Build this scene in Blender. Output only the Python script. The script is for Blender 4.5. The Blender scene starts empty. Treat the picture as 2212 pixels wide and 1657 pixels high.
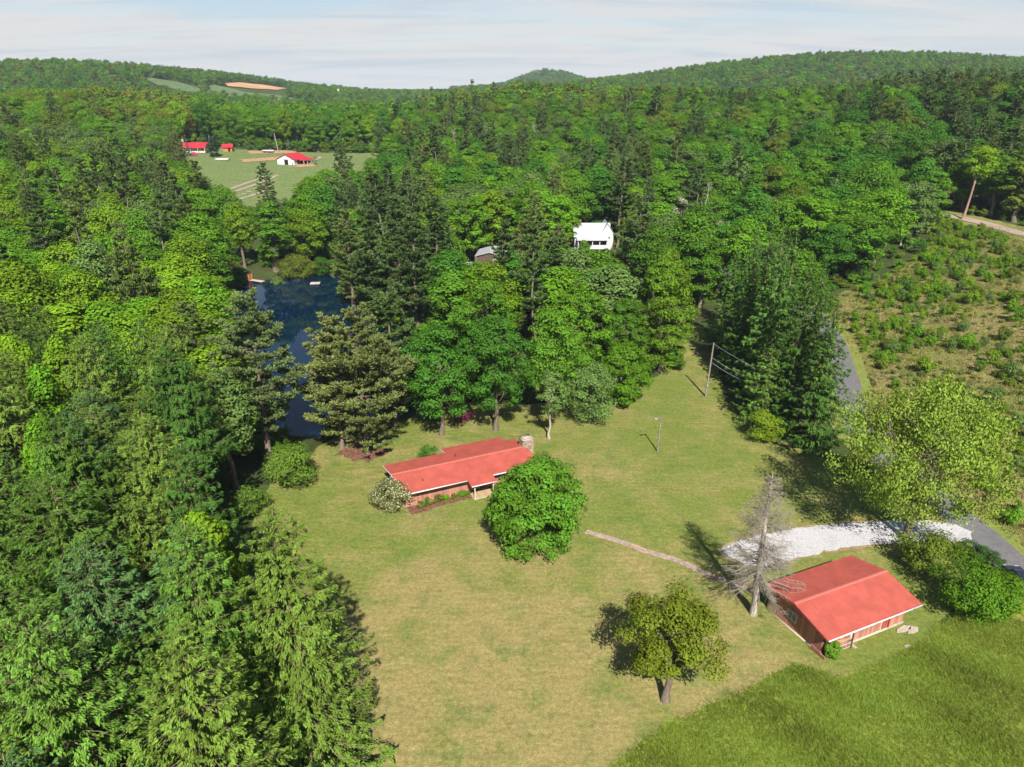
import bpy, bmesh, math, random
import numpy as np
from mathutils import Vector, Matrix
from mathutils.geometry import delaunay_2d_cdt

random.seed(7)
SC = bpy.context.scene
COL = SC.collection
RAD = math.radians

# ------------------------------------------------------------------ camera
CAM_H, PITCH, FOC = 46.0, RAD(22.4), 1550.0          # metres, tilt below the horizon, focal length on a 2212 px wide frame
cam_data = bpy.data.cameras.new("camera")
cam_data.sensor_fit = 'HORIZONTAL'; cam_data.sensor_width = 36.0
cam_data.lens = 36.0 * FOC / 2212.0
cam_data.clip_start = 0.5; cam_data.clip_end = 12000
cam = bpy.data.objects.new("camera", cam_data); COL.objects.link(cam)
cam.location = (0, 0, CAM_H); cam.rotation_euler = (math.pi/2 - PITCH, 0, 0)
SC.camera = cam

# ------------------------------------------------------------------ light
SUN_EL = RAD(44.0)
SUN_XY = Vector((0.16, -1.0)).normalized()            # towards the sun, on the ground
sun_dir = Vector((SUN_XY.x*math.cos(SUN_EL), SUN_XY.y*math.cos(SUN_EL), math.sin(SUN_EL)))
sd = bpy.data.lights.new("sun", 'SUN'); sd.energy = 5.0; sd.angle = RAD(0.53); sd.color = (1.0, 0.945, 0.86)
sun = bpy.data.objects.new("sun", sd); COL.objects.link(sun)
sun.rotation_euler = sun_dir.to_track_quat('Z', 'Y').to_euler(); sun.location = (20, -60, 120)

world = bpy.data.worlds.new("World"); SC.world = world; world.use_nodes = True
wn, wl = world.node_tree.nodes, world.node_tree.links
wn.clear()
def W(t, **k):
    n = wn.new(t)
    for a, b in k.items(): setattr(n, a, b)
    return n
wout = W('ShaderNodeOutputWorld'); wbg = W('ShaderNodeBackground'); wbg.inputs['Strength'].default_value = 0.056
sky = W('ShaderNodeTexSky', sky_type='NISHITA', sun_disc=False, sun_elevation=SUN_EL,
        sun_rotation=math.atan2(SUN_XY.x, SUN_XY.y), altitude=900, air_density=1.0, dust_density=0.3, ozone_density=2.5)
tc = W('ShaderNodeTexCoord'); sep = W('ShaderNodeSeparateXYZ'); wl.new(tc.outputs['Generated'], sep.inputs[0])
def M(op, a, b=None, c=None, clamp=False):
    n = W('ShaderNodeMath', operation=op, use_clamp=clamp)
    for i, v in enumerate((a, b, c)):
        if v is None: continue
        if isinstance(v, (int, float)): n.inputs[i].default_value = v
        else: wl.new(v, n.inputs[i])
    return n.outputs[0]
zc = M('MAXIMUM', sep.outputs['Z'], 0.0)
den = M('ADD', zc, 0.10)
comb = W('ShaderNodeCombineXYZ')
wl.new(M('DIVIDE', sep.outputs['X'], den), comb.inputs[0]); wl.new(M('DIVIDE', sep.outputs['Y'], den), comb.inputs[1])
nz = W('ShaderNodeTexNoise'); nz.inputs['Scale'].default_value = 0.85; nz.inputs['Detail'].default_value = 7; nz.inputs['Roughness'].default_value = 0.55
nz.inputs['Distortion'].default_value = 0.6
mp = W('ShaderNodeMapping'); mp.inputs['Scale'].default_value = (0.75, 1.5, 1); mp.inputs['Location'].default_value = (3.1, 1.7, 0)
wl.new(comb.outputs[0], mp.inputs[0]); wl.new(mp.outputs[0], nz.inputs['Vector'])
ramp = W('ShaderNodeMapRange'); ramp.inputs['From Min'].default_value = 0.36; ramp.inputs['From Max'].default_value = 0.62
wl.new(nz.outputs['Fac'], ramp.inputs['Value'])
# thin high cloud: thick towards the horizon (long path), thin overhead
veil = W('ShaderNodeMapRange', interpolation_type='SMOOTHSTEP'); veil.inputs['From Min'].default_value = 0.03; veil.inputs['From Max'].default_value = 0.34
veil.inputs['To Min'].default_value = 1.0; veil.inputs['To Max'].default_value = 0.10
wl.new(zc, veil.inputs['Value'])
hor = W('ShaderNodeMapRange', interpolation_type='SMOOTHSTEP'); hor.inputs['From Min'].default_value = 0.0; hor.inputs['From Max'].default_value = 0.10
hor.inputs['To Min'].default_value = 0.97; hor.inputs['To Max'].default_value = 0.46
wl.new(zc, hor.inputs['Value'])
cl = M('MULTIPLY_ADD', ramp.outputs[0], 0.5, hor.outputs[0], clamp=True)
fac = M('MULTIPLY', cl, veil.outputs[0], clamp=True)
mixc = W('ShaderNodeMix', data_type='RGBA'); wl.new(fac, mixc.inputs['Factor'])
wl.new(sky.outputs[0], mixc.inputs['A']); 
nz2 = W('ShaderNodeTexNoise'); nz2.inputs['Scale'].default_value = 0.55; nz2.inputs['Detail'].default_value = 6; nz2.inputs['Roughness'].default_value = 0.6; nz2.inputs['Distortion'].default_value = 0.8
mp2 = W('ShaderNodeMapping'); mp2.inputs['Scale'].default_value = (0.8, 2.6, 1); mp2.inputs['Location'].default_value = (-1.2, 4.3, 0)
wl.new(comb.outputs[0], mp2.inputs[0]); wl.new(mp2.outputs[0], nz2.inputs['Vector'])
gr2 = W('ShaderNodeMapRange', interpolation_type='SMOOTHSTEP'); gr2.inputs['From Min'].default_value = 0.46; gr2.inputs['From Max'].default_value = 0.66; gr2.inputs['To Max'].default_value = 0.8; wl.new(nz2.outputs['Fac'], gr2.inputs['Value'])
mixb = W('ShaderNodeMix', data_type='RGBA'); wl.new(gr2.outputs[0], mixb.inputs['Factor']); mixb.inputs['A'].default_value = (7.4, 7.32, 7.28, 1); mixb.inputs['B'].default_value = (5.5, 6.2, 6.9, 1)
wl.new(mixb.outputs['Result'], mixc.inputs['B'])
wl.new(mixc.outputs['Result'], wbg.inputs['Color']); wl.new(wbg.outputs[0], wout.inputs[0])

SC.view_settings.view_transform = 'Standard'; SC.view_settings.look = 'None'
SC.view_settings.exposure = 0.88; SC.view_settings.gamma = 1.0; SC.view_settings.use_curve_mapping = False
SC.render.engine = 'CYCLES'
cy = SC.cycles
cy.max_bounces = 5; cy.diffuse_bounces = 2; cy.glossy_bounces = 2; cy.transmission_bounces = 3; cy.volume_bounces = 0; cy.transparent_max_bounces = 6
cy.use_adaptive_sampling = True; cy.adaptive_threshold = 0.015
SC.render.resolution_x = 1024; SC.render.resolution_y = 767

# ------------------------------------------------------------------ helpers
cP, sP = math.cos(PITCH), math.sin(PITCH)
def at(u, v, z=0.0):
    a, b = (u-1106)/FOC, (828.5-v)/FOC
    r = (a, cP + b*sP, -sP + b*cP); t = (z-CAM_H)/r[2]
    return (r[0]*t, r[1]*t)
def project(x, y, z):
    d = y*cP + (CAM_H-z)*sP; w = y*sP - (CAM_H-z)*cP
    return 1106 + x/d*FOC, 828.5 - w/d*FOC, d
def tag(o, label=None, cat=None, group=None, kind=None):
    if label: o['label'] = label
    if cat: o['category'] = cat
    if group: o['group'] = group
    if kind: o['kind'] = kind
    return o
def empty(name, loc=(0, 0, 0), rz=0.0):
    o = bpy.data.objects.new(name, None); COL.objects.link(o); o.location = loc; o.rotation_euler = (0, 0, rz)
    o.empty_display_size = 0.2
    return o
def link(name, mesh, parent=None, loc=(0, 0, 0), rz=0.0, scale=None):
    o = bpy.data.objects.new(name, mesh); COL.objects.link(o)
    o.location = loc; o.rotation_euler = (0, 0, rz)
    if scale is not None: o.scale = scale
    if parent: o.parent = parent
    return o
def np_mesh(name, V, Q, mats, mi=None, tint=None, smooth=False):
    """mesh from arrays: V (n,3), Q list of (k,3) or (k,4) index arrays"""
    me = bpy.data.meshes.new(name)
    if not isinstance(Q, (list, tuple)): Q = [Q]
    Q = [np.asarray(q, dtype=np.int32) for q in Q if len(q)]
    V = np.asarray(V, dtype=np.float32)
    me.vertices.add(len(V)); me.vertices.foreach_set('co', V.ravel())
    lo = np.concatenate([q.ravel() for q in Q]); tot = np.concatenate([np.full(len(q), q.shape[1], dtype=np.int32) for q in Q])
    st = np.concatenate([[0], np.cumsum(tot)[:-1]]).astype(np.int32)
    me.loops.add(len(lo)); me.loops.foreach_set('vertex_index', lo.astype(np.int32))
    me.polygons.add(len(tot)); me.polygons.foreach_set('loop_start', st)
    try: me.polygons.foreach_set('loop_total', tot)
    except Exception: pass
    for m in (mats if isinstance(mats, (list, tuple)) else [mats]): me.materials.append(m)
    if mi is not None: me.polygons.foreach_set('material_index', np.asarray(mi, dtype=np.int32))
    if tint is not None:
        at_ = me.attributes.new('tint', 'FLOAT', 'FACE'); at_.data.foreach_set('value', np.asarray(tint, dtype=np.float32))
    if smooth: me.polygons.foreach_set('use_smooth', np.ones(len(tot), dtype=bool))
    me.update(calc_edges=True); me.validate()
    return me
def in_poly(x, y, poly):
    x = np.asarray(x, float); y = np.asarray(y, float); c = np.zeros(np.broadcast(x, y).shape, bool)
    n = len(poly); j = n-1
    for i in range(n):
        xi, yi = poly[i]; xj, yj = poly[j]
        if yi != yj:
            c ^= ((yi > y) != (yj > y)) & (x < (xj-xi)*(y-yi)/(yj-yi) + xi)
        j = i
    return c
def seg_dist(x, y, pts, closed=False):
    x = np.asarray(x, float); y = np.asarray(y, float); best = np.full(x.shape, 1e9)
    n = len(pts)
    for i in range(n if closed else n-1):
        ax, ay = pts[i]; bx, by = pts[(i+1) % n]; dx, dy = bx-ax, by-ay; L = dx*dx+dy*dy+1e-9
        t = np.clip(((x-ax)*dx+(y-ay)*dy)/L, 0, 1)
        best = np.minimum(best, np.hypot(x-ax-t*dx, y-ay-t*dy))
    return best
def smooth_line(pts, n=6):
    P = [np.array(p, float) for p in pts]; out = []
    for i in range(len(P)-1):
        p0 = P[max(i-1, 0)]; p1 = P[i]; p2 = P[i+1]; p3 = P[min(i+2, len(P)-1)]
        for k in range(n):
            t = k/n
            out.append(0.5*((2*p1)+(-p0+p2)*t+(2*p0-5*p1+4*p2-p3)*t*t+(-p0+3*p1-3*p2+p3)*t**3))
    out.append(P[-1]); return [tuple(p) for p in out]

# ------------------------------------------------------------------ materials
def new_mat(name):
    m = bpy.data.materials.new(name); m.use_nodes = True
    nt = m.node_tree; nt.nodes.clear()
    o = nt.nodes.new('ShaderNodeOutputMaterial'); b = nt.nodes.new('ShaderNodeBsdfPrincipled')
    nt.links.new(b.outputs[0], o.inputs[0])
    return m, nt, b, o
def node(nt, t, ins=None, **k):
    n = nt.nodes.new(t)
    for a, b in k.items(): setattr(n, a, b)
    for a, b in (ins or {}).items():
        if isinstance(b, bpy.types.NodeSocket): nt.links.new(b, n.inputs[a])
        else: n.inputs[a].default_value = b
    return n
def c4(c): return (c[0], c[1], c[2], 1.0)
def noise(nt, scale, detail=4, rough=0.6, vec=None, dist=0.0):
    n = node(nt, 'ShaderNodeTexNoise', {'Scale': scale, 'Detail': detail, 'Roughness': rough, 'Distortion': dist})
    if vec is not None: nt.links.new(vec, n.inputs['Vector'])
    return n.outputs['Fac']
def mrange(nt, val, a, b, c=0.0, d=1.0, smooth=True):
    return node(nt, 'ShaderNodeMapRange', {'Value': val, 'From Min': a, 'From Max': b, 'To Min': c, 'To Max': d},
                interpolation_type='SMOOTHSTEP' if smooth else 'LINEAR').outputs[0]
def mixc_(nt, fac, a, b, blend='MIX'):
    n = node(nt, 'ShaderNodeMix', data_type='RGBA', blend_type=blend)
    for key, v in (('Factor', fac), ('A', a), ('B', b)):
        if isinstance(v, bpy.types.NodeSocket): nt.links.new(v, n.inputs[key])
        else: n.inputs[key].default_value = c4(v) if isinstance(v, (tuple, list)) else v
    return n.outputs['Result']
def pos(nt): return node(nt, 'ShaderNodeNewGeometry').outputs['Position']
def bump(nt, b, height, strength=0.5, dist=0.1):
    n = node(nt, 'ShaderNodeBump', {'Height': height, 'Strength': strength, 'Distance': dist}); nt.links.new(n.outputs[0], b.inputs['Normal'])

def mat_plain(name, col, rough=0.8, spec=0.3, metal=0.0, var=0.12, scale=3.0, objvar=0.0):
    m, nt, b, o = new_mat(name)
    co = node(nt, 'ShaderNodeTexCoord').outputs['Object']
    f = noise(nt, scale, 5, 0.65, co)
    dark = tuple(c*(1-var*1.6) for c in col); light = tuple(min(1, c*(1+var)) for c in col)
    c = mixc_(nt, mrange(nt, f, 0.3, 0.7), dark, light)
    if objvar:
        r = node(nt, 'ShaderNodeObjectInfo').outputs['Random']
        h = node(nt, 'ShaderNodeHueSaturation', {'Hue': 0.5, 'Saturation': 1.0, 'Value': mrange(nt, r, 0, 1, 1-objvar, 1+objvar, False), 'Color': c})
        c = h.outputs[0]
    nt.links.new(c, b.inputs['Base Color'])
    b.inputs['Roughness'].default_value = rough; b.inputs['Specular IOR Level'].default_value = spec; b.inputs['Metallic'].default_value = metal
    return m

def mat_leaf(name, trans=0.30, rough=0.5, spec=0.35, vary=0.35, rnd=0.22, tcol=(1.25, 1.15, 0.55)):
    """foliage: the tree's own colour (object colour) with leaf-to-leaf variation, part translucent"""
    m, nt, b, o = new_mat(name)
    oi = node(nt, 'ShaderNodeObjectInfo'); tint = node(nt, 'ShaderNodeAttribute', attribute_name='tint').outputs['Fac']
    v = mrange(nt, tint, 0, 1, 1-vary, 1+vary, False)
    r = mrange(nt, oi.outputs['Random'], 0, 1, 1-rnd, 1+rnd, False)
    val = node(nt, 'ShaderNodeMath', {0: v, 1: r}, operation='MULTIPLY').outputs[0]
    hue = mrange(nt, tint, 0, 1, 0.488, 0.512, False)
    h = node(nt, 'ShaderNodeHueSaturation', {'Hue': hue, 'Saturation': 1.0, 'Value': val, 'Color': node(nt, 'ShaderNodeAttribute', attribute_name='leafcol', attribute_type='INSTANCER').outputs['Color']}).outputs[0]
    nt.links.new(h, b.inputs['Base Color']); b.inputs['Roughness'].default_value = rough; b.inputs['Specular IOR Level'].default_value = spec
    tr = node(nt, 'ShaderNodeBsdfTranslucent', {'Color': mixc_(nt, 1.0, h, tcol, 'MULTIPLY')})
    mx = node(nt, 'ShaderNodeMixShader', {0: trans}); nt.links.new(b.outputs[0], mx.inputs[1]); nt.links.new(tr.outputs[0], mx.inputs[2])
    nt.links.new(mx.outputs[0], o.inputs[0])
    return m
def mat_bark(name, col, var=0.3):
    m, nt, b, o = new_mat(name)
    co = node(nt, 'ShaderNodeTexCoord').outputs['Object']
    mpn = node(nt, 'ShaderNodeMapping', {'Vector': co, 'Scale': (6, 6, 0.9)}).outputs[0]
    f = noise(nt, 1.6, 6, 0.7, mpn)
    c = mixc_(nt, mrange(nt, f, 0.3, 0.72), tuple(k*(1-var*1.7) for k in col), tuple(k*(1+var) for k in col))
    nt.links.new(c, b.inputs['Base Color']); b.inputs['Roughness'].default_value = 0.9; b.inputs['Specular IOR Level'].default_value = 0.15
    bump(nt, b, f, 0.8, 0.05)
    return m

LEAF = mat_leaf('broadleaf_foliage', 0.22, 0.6, 0.10)
NEEDLE = mat_leaf('pine_foliage', 0.08, 0.7, 0.08, 0.4, 0.2, (1.1, 1.1, 0.7))
SPRUCE = mat_leaf('spruce_foliage', 0.08, 0.7, 0.08, 0.55, 0.26, (1.1, 1.1, 0.7))
BARK = mat_bark('grey_brown_bark', (0.17, 0.135, 0.105))
BARKP = mat_bark('pine_bark', (0.20, 0.155, 0.125))
PALE = mat_bark('bleached_dead_wood', (0.40, 0.35, 0.30))
TWIG = mat_bark('dry_twig', (0.30, 0.235, 0.16))
FLOWER = mat_leaf('flower_heads', 0.2, 0.6, 0.2, 0.25, 0.05, (1, 1, 1))
# ------------------------------------------------------------------ terrain
CTRL = np.array([
 (0,20,0),(0,50,0),(0,80,0),(0,110,0),(30,30,0),(30,60,0),(30,90,0),(28,120,0),(-20,50,0),(-25,80,-.2),(50,60,0),(50,90,.3),(52,120,1),(52,150,2),(50,185,3),(45,230,6),
 (-15,100,-.5),(-10,120,0),(0,140,1),(0,175,3),(20,160,2),(20,200,6),(-10,200,4),(-45,60,.6),(-60,90,1.4),(-66,120,1),(-80,150,2),(-90,80,5),(-60,40,2),(-100,30,6),
 (-50,210,1),(-80,210,3),(-78,180,1),(60,65,.5),(75,70,3),(90,80,6),(110,100,9),(70,110,3.5),(90,130,7),(128,181,12),(115,200,13),(90,190,9),(75,160,5.5),(65,190,5),(150,150,16),(130,60,10),
 (0,0,0),(40,0,0),(-50,0,3),(100,0,6),(-120,-60,5),(0,-100,0),(120,-100,5),
 (0,280,9),(0,350,15),(0,450,26),(20,520,33),(0,620,24),(100,260,13),(100,330,21),(100,420,27),(100,480,29),(100,600,24),(180,250,22),(200,320,30),(170,200,18),(260,250,34),(200,420,30),(180,300,30),
 (-102,350,12),(-140,380,14),(-70,370,13),(-110,300,7),(-95,270,4),(-170,400,17),(-100,400,15),(-100,480,19),(-100,600,10),(-200,300,14),(-250,400,28),(-300,300,26),(-200,200,10),(-300,150,20),(-260,480,30),
 (-532,900,63),(-750,900,62),(-430,900,57),(-330,1000,42),(-356,900,38),(-305,1000,37),(-378,1150,50),(-530,1300,60),(-430,1320,52),(-300,1320,31),(-180,1250,29),(-270,1100,33),(-350,700,26),(-550,700,36),(-550,520,33),(-200,800,20),(-160,1000,28),
 (428,1100,80),(128,1100,44),(262,1100,63),(594,1100,80),(733,1100,70),(300,700,26),(500,700,34),(600,500,36),(428,900,52),(128,850,24),(0,900,24),(400,500,34),
 (98,2200,84),(60,2200,78),(140,2200,80),(-60,2200,34),(260,2200,46),(98,1900,46),(0,1500,30),(-700,2200,38),(600,2200,60),(-1500,1500,50),(1500,1500,60),(0,3500,40),(-2500,3000,40),(2500,3000,55),(-2500,0,30),(2500,0,30),(0,-800,10)
], float)
def _phi(r2): return np.sqrt(r2 + 18.0**2)
def _fit():
    X = CTRL[:, :2]; n = len(X)
    A = _phi(((X[:, None]-X[None])**2).sum(-1))
    K = np.zeros((n+1, n+1)); K[:n, :n] = A; K[:n, n] = 1; K[n, :n] = 1
    K[:n, :n] += np.eye(n)*(-2.0)
    return np.linalg.solve(K, np.concatenate([CTRL[:, 2], [0]]))
RBF = _fit()
POND = smooth_line([(-29,94),(-21,99),(-14,106),(-13,114),(-17,126),(-25,140),(-34,156),(-42,174),(-48,191),(-58,189),(-69,182),(-66,162),(-55,140),(-46,122),(-39,106),(-34,96.5),(-29,94)], 4)[:-1]
WATER_Z = -1.15
def height(x, y):
    x = np.atleast_1d(np.asarray(x, float)); y = np.atleast_1d(np.asarray(y, float))
    sh = x.shape; x = x.ravel(); y = y.ravel(); z = np.empty(len(x))
    for i in range(0, len(x), 20000):
        d2 = (x[i:i+20000, None]-CTRL[None, :, 0])**2 + (y[i:i+20000, None]-CTRL[None, :, 1])**2
        z[i:i+20000] = _phi(d2) @ RBF[:-1] + RBF[-1]
    near = (x > -85) & (x < 5) & (y > 80) & (y < 205)
    if near.any():
        xs, ys = x[near], y[near]; d = seg_dist(xs, ys, POND, True); d = np.where(in_poly(xs, ys, POND), d, -d)
        t = np.clip((d + 7.0)/7.0, 0, 1); t = t*t*(3-2*t)
        zz = z[near]; zz = np.minimum(zz, 8) * (1-t) + (WATER_Z)*t
        t2 = np.clip(d/5.0, 0, 1); zz = zz - 2.2*t2
        z[near] = zz
    return z.reshape(sh)
def h1(x, y): return float(height(x, y)[0])
def gat(u, v):
    a, b = (u-1106)/FOC, (828.5-v)/FOC; r = (a, cP+b*sP, -sP+b*cP)
    t = np.concatenate([np.arange(20, 400, 1.0), np.arange(400, 3600, 8.0)])
    x, y, z = r[0]*t, r[1]*t, CAM_H + r[2]*t
    below = np.nonzero(z < height(x, y))[0]
    if not len(below): return None
    i = max(below[0], 1); lo, hi = t[i-1], t[i]
    for _ in range(14):
        m = (lo+hi)/2
        if CAM_H + r[2]*m < h1(r[0]*m, r[1]*m): hi = m
        else: lo = m
    return (r[0]*hi, r[1]*hi)
def axis(lo, dense_lo, dense_hi, hi, step, grow=1.13):
    a = list(np.arange(dense_lo, dense_hi+1e-6, step)); s = step
    while a[-1] < hi: s *= grow; a.append(a[-1]+s)
    s = step; b = []
    c = dense_lo
    while c > lo: s *= grow; c -= s; b.append(c)
    return np.array(b[::-1]+a)
# ground sheet
gx = axis(-4000, -120, 150, 4000, 2.0); gy = axis(-1500, 4, 240, 4000, 2.0, 1.06)
GX, GY = np.meshgrid(gx, gy); GZ = height(GX, GY)
nx_, ny_ = len(gx), len(gy)
I = np.arange(nx_*ny_).reshape(ny_, nx_)
GQ = np.stack([I[:-1, :-1], I[:-1, 1:], I[1:, 1:], I[1:, :-1]], -1).reshape(-1, 4)

def mat_ground():
    m, nt, b, o = new_mat('forest_floor'); p = pos(nt)
    c = mixc_(nt, mrange(nt, noise(nt, 0.35, 6, 0.7, p), 0.35, 0.65), (0.05, 0.045, 0.02), (0.045, 0.075, 0.018))
    c = mixc_(nt, mrange(nt, noise(nt, 0.05, 4, 0.6, p), 0.42, 0.62), c, (0.055, 0.085, 0.022))
    nt.links.new(c, b.inputs['Base Color']); b.inputs['Roughness'].default_value = 0.95; b.inputs['Specular IOR Level'].default_value = 0.1
    bump(nt, b, noise(nt, 1.5, 5, 0.7, p), 0.8, 0.4)
    return m
def mat_grass(name, base, dry, green, dry_amt=(0.45, 0.7), parched=None, fine=9.0, stretch=None, patch=0.07, bumpy=0.5, bare=(0.30, 0.21, 0.11), seed=0.0):
    """mown or rough grass: green, yellowing and bare patches, mottled finely"""
    m, nt, b, o = new_mat(name); p = pos(nt)
    p2 = node(nt, 'ShaderNodeMapping', {'Vector': p, 'Location': (seed, seed*0.7, 0)}).outputs[0]
    big = noise(nt, patch, 8, 0.74, p2, 0.5); mid = noise(nt, patch*4.5, 7, 0.75, p2, 0.3); sm = noise(nt, fine*0.35, 4, 0.7, p2); fi = noise(nt, fine, 3, 0.8, p2)
    if parched:                                                          # driest ground round one spot
        ds = node(nt, 'ShaderNodeVectorMath', {0: p, 1: (parched[0], parched[1], 0)}, operation='DISTANCE').outputs['Value']
        big = node(nt, 'ShaderNodeMath', {0: big, 1: mrange(nt, ds, 3, parched[2], 0.11, -0.05)}, operation='ADD').outputs[0]
    c = mixc_(nt, mrange(nt, big, *dry_amt), base, dry)
    c = mixc_(nt, mrange(nt, mid, 0.46, 0.72, 0, 0.8), c, green)
    c = mixc_(nt, mrange(nt, noise(nt, patch*3.2, 6, 0.7, node(nt, 'ShaderNodeMapping', {'Vector': p2, 'Location': (40, 9, 0)}).outputs[0], 0.5), 0.52, 0.78, 0, 0.7), c, dry)
    c = mixc_(nt, mrange(nt, noise(nt, patch*8, 5, 0.7, node(nt, 'ShaderNodeMapping', {'Vector': p2, 'Location': (-30, 70, 0)}).outputs[0], 1.0), 0.68, 0.80, 0, 0.6), c, bare)
    v = node(nt, 'ShaderNodeMath', {0: mrange(nt, sm, 0.25, 0.75, 0.66, 1.34, False), 1: mrange(nt, fi, 0.25, 0.75, 0.6, 1.4, False)}, operation='MULTIPLY').outputs[0]
    sk = noise(nt, 1.0, 5, 0.7, node(nt, 'ShaderNodeMapping', {'Vector': p2, 'Rotation': (0, 0, 0.42), 'Scale': (0.35, 1.9, 1)}).outputs[0])      # wind-combed streaks
    v = node(nt, 'ShaderNodeMath', {0: v, 1: mrange(nt, sk, 0.3, 0.7, 0.84, 1.16, False)}, operation='MULTIPLY').outputs[0]
    h = node(nt, 'ShaderNodeHueSaturation', {'Hue': 0.5, 'Saturation': 1.0, 'Value': v, 'Color': c}).outputs[0]
    nt.links.new(h, b.inputs['Base Color']); b.inputs['Roughness'].default_value = 0.9; b.inputs['Specular IOR Level'].default_value = 0.12
    bump(nt, b, fi, bumpy, 0.06)
    return m
M_GROUND = mat_ground()
M_LAWN = mat_grass('lawn_grass', (0.140, 0.168, 0.034), (0.238, 0.198, 0.075), (0.080, 0.140, 0.027), (0.38, 0.62), patch=0.07, fine=7.0, parched=(1.0, 46.0, 34.0))
M_MEAD = mat_grass('tall_grass_thatch', (0.15, 0.195, 0.027), (0.21, 0.20, 0.042), (0.105, 0.18, 0.025), (0.48, 0.7), patch=0.06, seed=20)
M_PAST = mat_grass('pasture_grass', (0.125, 0.165, 0.055), (0.17, 0.17, 0.065), (0.10, 0.15, 0.05), (0.5, 0.8), fine=2.0, patch=0.03, seed=50)
M_BRUSHG = mat_grass('rough_hillside_grass', (0.150, 0.155, 0.040), (0.245, 0.185, 0.085), (0.100, 0.145, 0.030), (0.42, 0.62), fine=4.0, patch=0.06, bumpy=1.0, seed=80)
M_HILLM = mat_grass('far_meadow_grass', (0.10, 0.145, 0.06), (0.12, 0.15, 0.065), (0.085, 0.13, 0.055), fine=0.5, patch=0.006, seed=11)
M_SOIL = mat_plain('bare_soil', (0.36, 0.225, 0.13), 0.95, 0.1, var=0.25, scale=1.2)
M_MULCH = mat_plain('bark_mulch', (0.17, 0.085, 0.055), 0.95, 0.1, var=0.35, scale=3.0)
M_PLOUGH = mat_plain('ploughed_earth', (0.46, 0.27, 0.145), 0.95, 0.1, var=0.12, scale=0.05)
def mat_gravel(name, a, bcol, scale, bs):
    m, nt, b, o = new_mat(name); p = pos(nt)
    f = noise(nt, scale, 6, 0.75, p); g = noise(nt, 0.5, 4, 0.6, p)
    c = mixc_(nt, mrange(nt, f, 0.3, 0.7), a, bcol)
    c = mixc_(nt, mrange(nt, g, 0.5, 0.72, 0, 0.45), c, tuple(k*0.72 for k in a))
    nt.links.new(c, b.inputs['Base Color']); b.inputs['Roughness'].default_value = 0.9; b.inputs['Specular IOR Level'].default_value = 0.2
    bump(nt, b, f, bs, 0.05)
    return m
M_GRAVEL = mat_gravel('white_gravel', (0.32, 0.31, 0.31), (0.52, 0.51, 0.515), 5.0, 0.6)
M_ASPH = mat_gravel('worn_asphalt', (0.12, 0.115, 0.12), (0.165, 0.158, 0.162), 3.0, 0.3)
M_DIRT = mat_gravel('dirt_track', (0.27, 0.20, 0.16), (0.36, 0.28, 0.235), 1.5, 0.4)

ground = link('ground', np_mesh('ground', np.stack([GX.ravel(), GY.ravel(), GZ.ravel()], -1), GQ, M_GROUND, smooth=True))
tag(ground, 'wooded hills and valley floor running to the horizon', 'ground', kind='structure')

def sheet(name, poly, mat, off=0.04, step=2.0, label=None, cat=None, kind='structure', jag=0.0, subdiv=1.5, parent=None, zfun=None):
    """a sheet laid over the ground inside an outline"""
    rng = np.random.default_rng(len(name)*31 + len(poly))
    out = []
    n = len(poly)
    for i in range(n):
        a = np.array(poly[i], float); b = np.array(poly[(i+1) % n], float); k = max(1, int(np.hypot(*(b-a))/subdiv))
        for j in range(k): out.append(a + (b-a)*j/k + rng.normal(0, jag, 2)*(1 if jag else 0))
    out = np.array(out)
    x0, y0 = out.min(0); x1, y1 = out.max(0)
    xs, ys = np.meshgrid(np.arange(x0, x1, step), np.arange(y0, y1, step)); xs, ys = xs.ravel(), ys.ravel()
    ok = in_poly(xs, ys, out) & (seg_dist(xs, ys, [tuple(p) for p in out], True) > step*0.45)
    pts = [Vector((p[0], p[1])) for p in out] + [Vector((a, b)) for a, b in zip(xs[ok], ys[ok])]
    ed = [(i, (i+1) % len(out)) for i in range(len(out))]
    r = delaunay_2d_cdt(pts, ed, [], 1, 1e-4)
    P = np.array([(v.x, v.y) for v in r[0]]); z = (height(P[:, 0], P[:, 1]) if zfun is None else zfun(P[:, 0], P[:, 1])) + off
    F = np.array([f[:3] for f in r[2]], int)
    e1 = P[F[:, 1]]-P[F[:, 0]]; e2 = P[F[:, 2]]-P[F[:, 0]]; flip = (e1[:, 0]*e2[:, 1]-e1[:, 1]*e2[:, 0]) < 0
    F[flip] = F[flip][:, ::-1]
    o = link(name, np_mesh(name, np.column_stack([P, z]), F, mat, smooth=True), parent)
    if label: tag(o, label, cat, kind=kind)
    elif kind and not parent: tag(o, kind=kind)
    return o
def ribbon(name, line, width, mat, off=0.05, label=None, cat=None, kind='structure', jag=0.0, step=2.0):
    L = smooth_line(line, 6); A = np.array(L); T = np.gradient(A, axis=0); T /= np.linalg.norm(T, axis=1)[:, None]; Nn = np.column_stack([-T[:, 1], T[:, 0]])
    w = np.array([width]*len(A)) if np.isscalar(width) else np.interp(np.linspace(0, 1, len(A)), np.linspace(0, 1, len(width)), width)
    poly = [tuple(p) for p in A + Nn*w[:, None]/2] + [tuple(p) for p in (A - Nn*w[:, None]/2)[::-1]]
    return sheet(name, poly, mat, off, step, label, cat, kind, jag), poly

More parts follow.
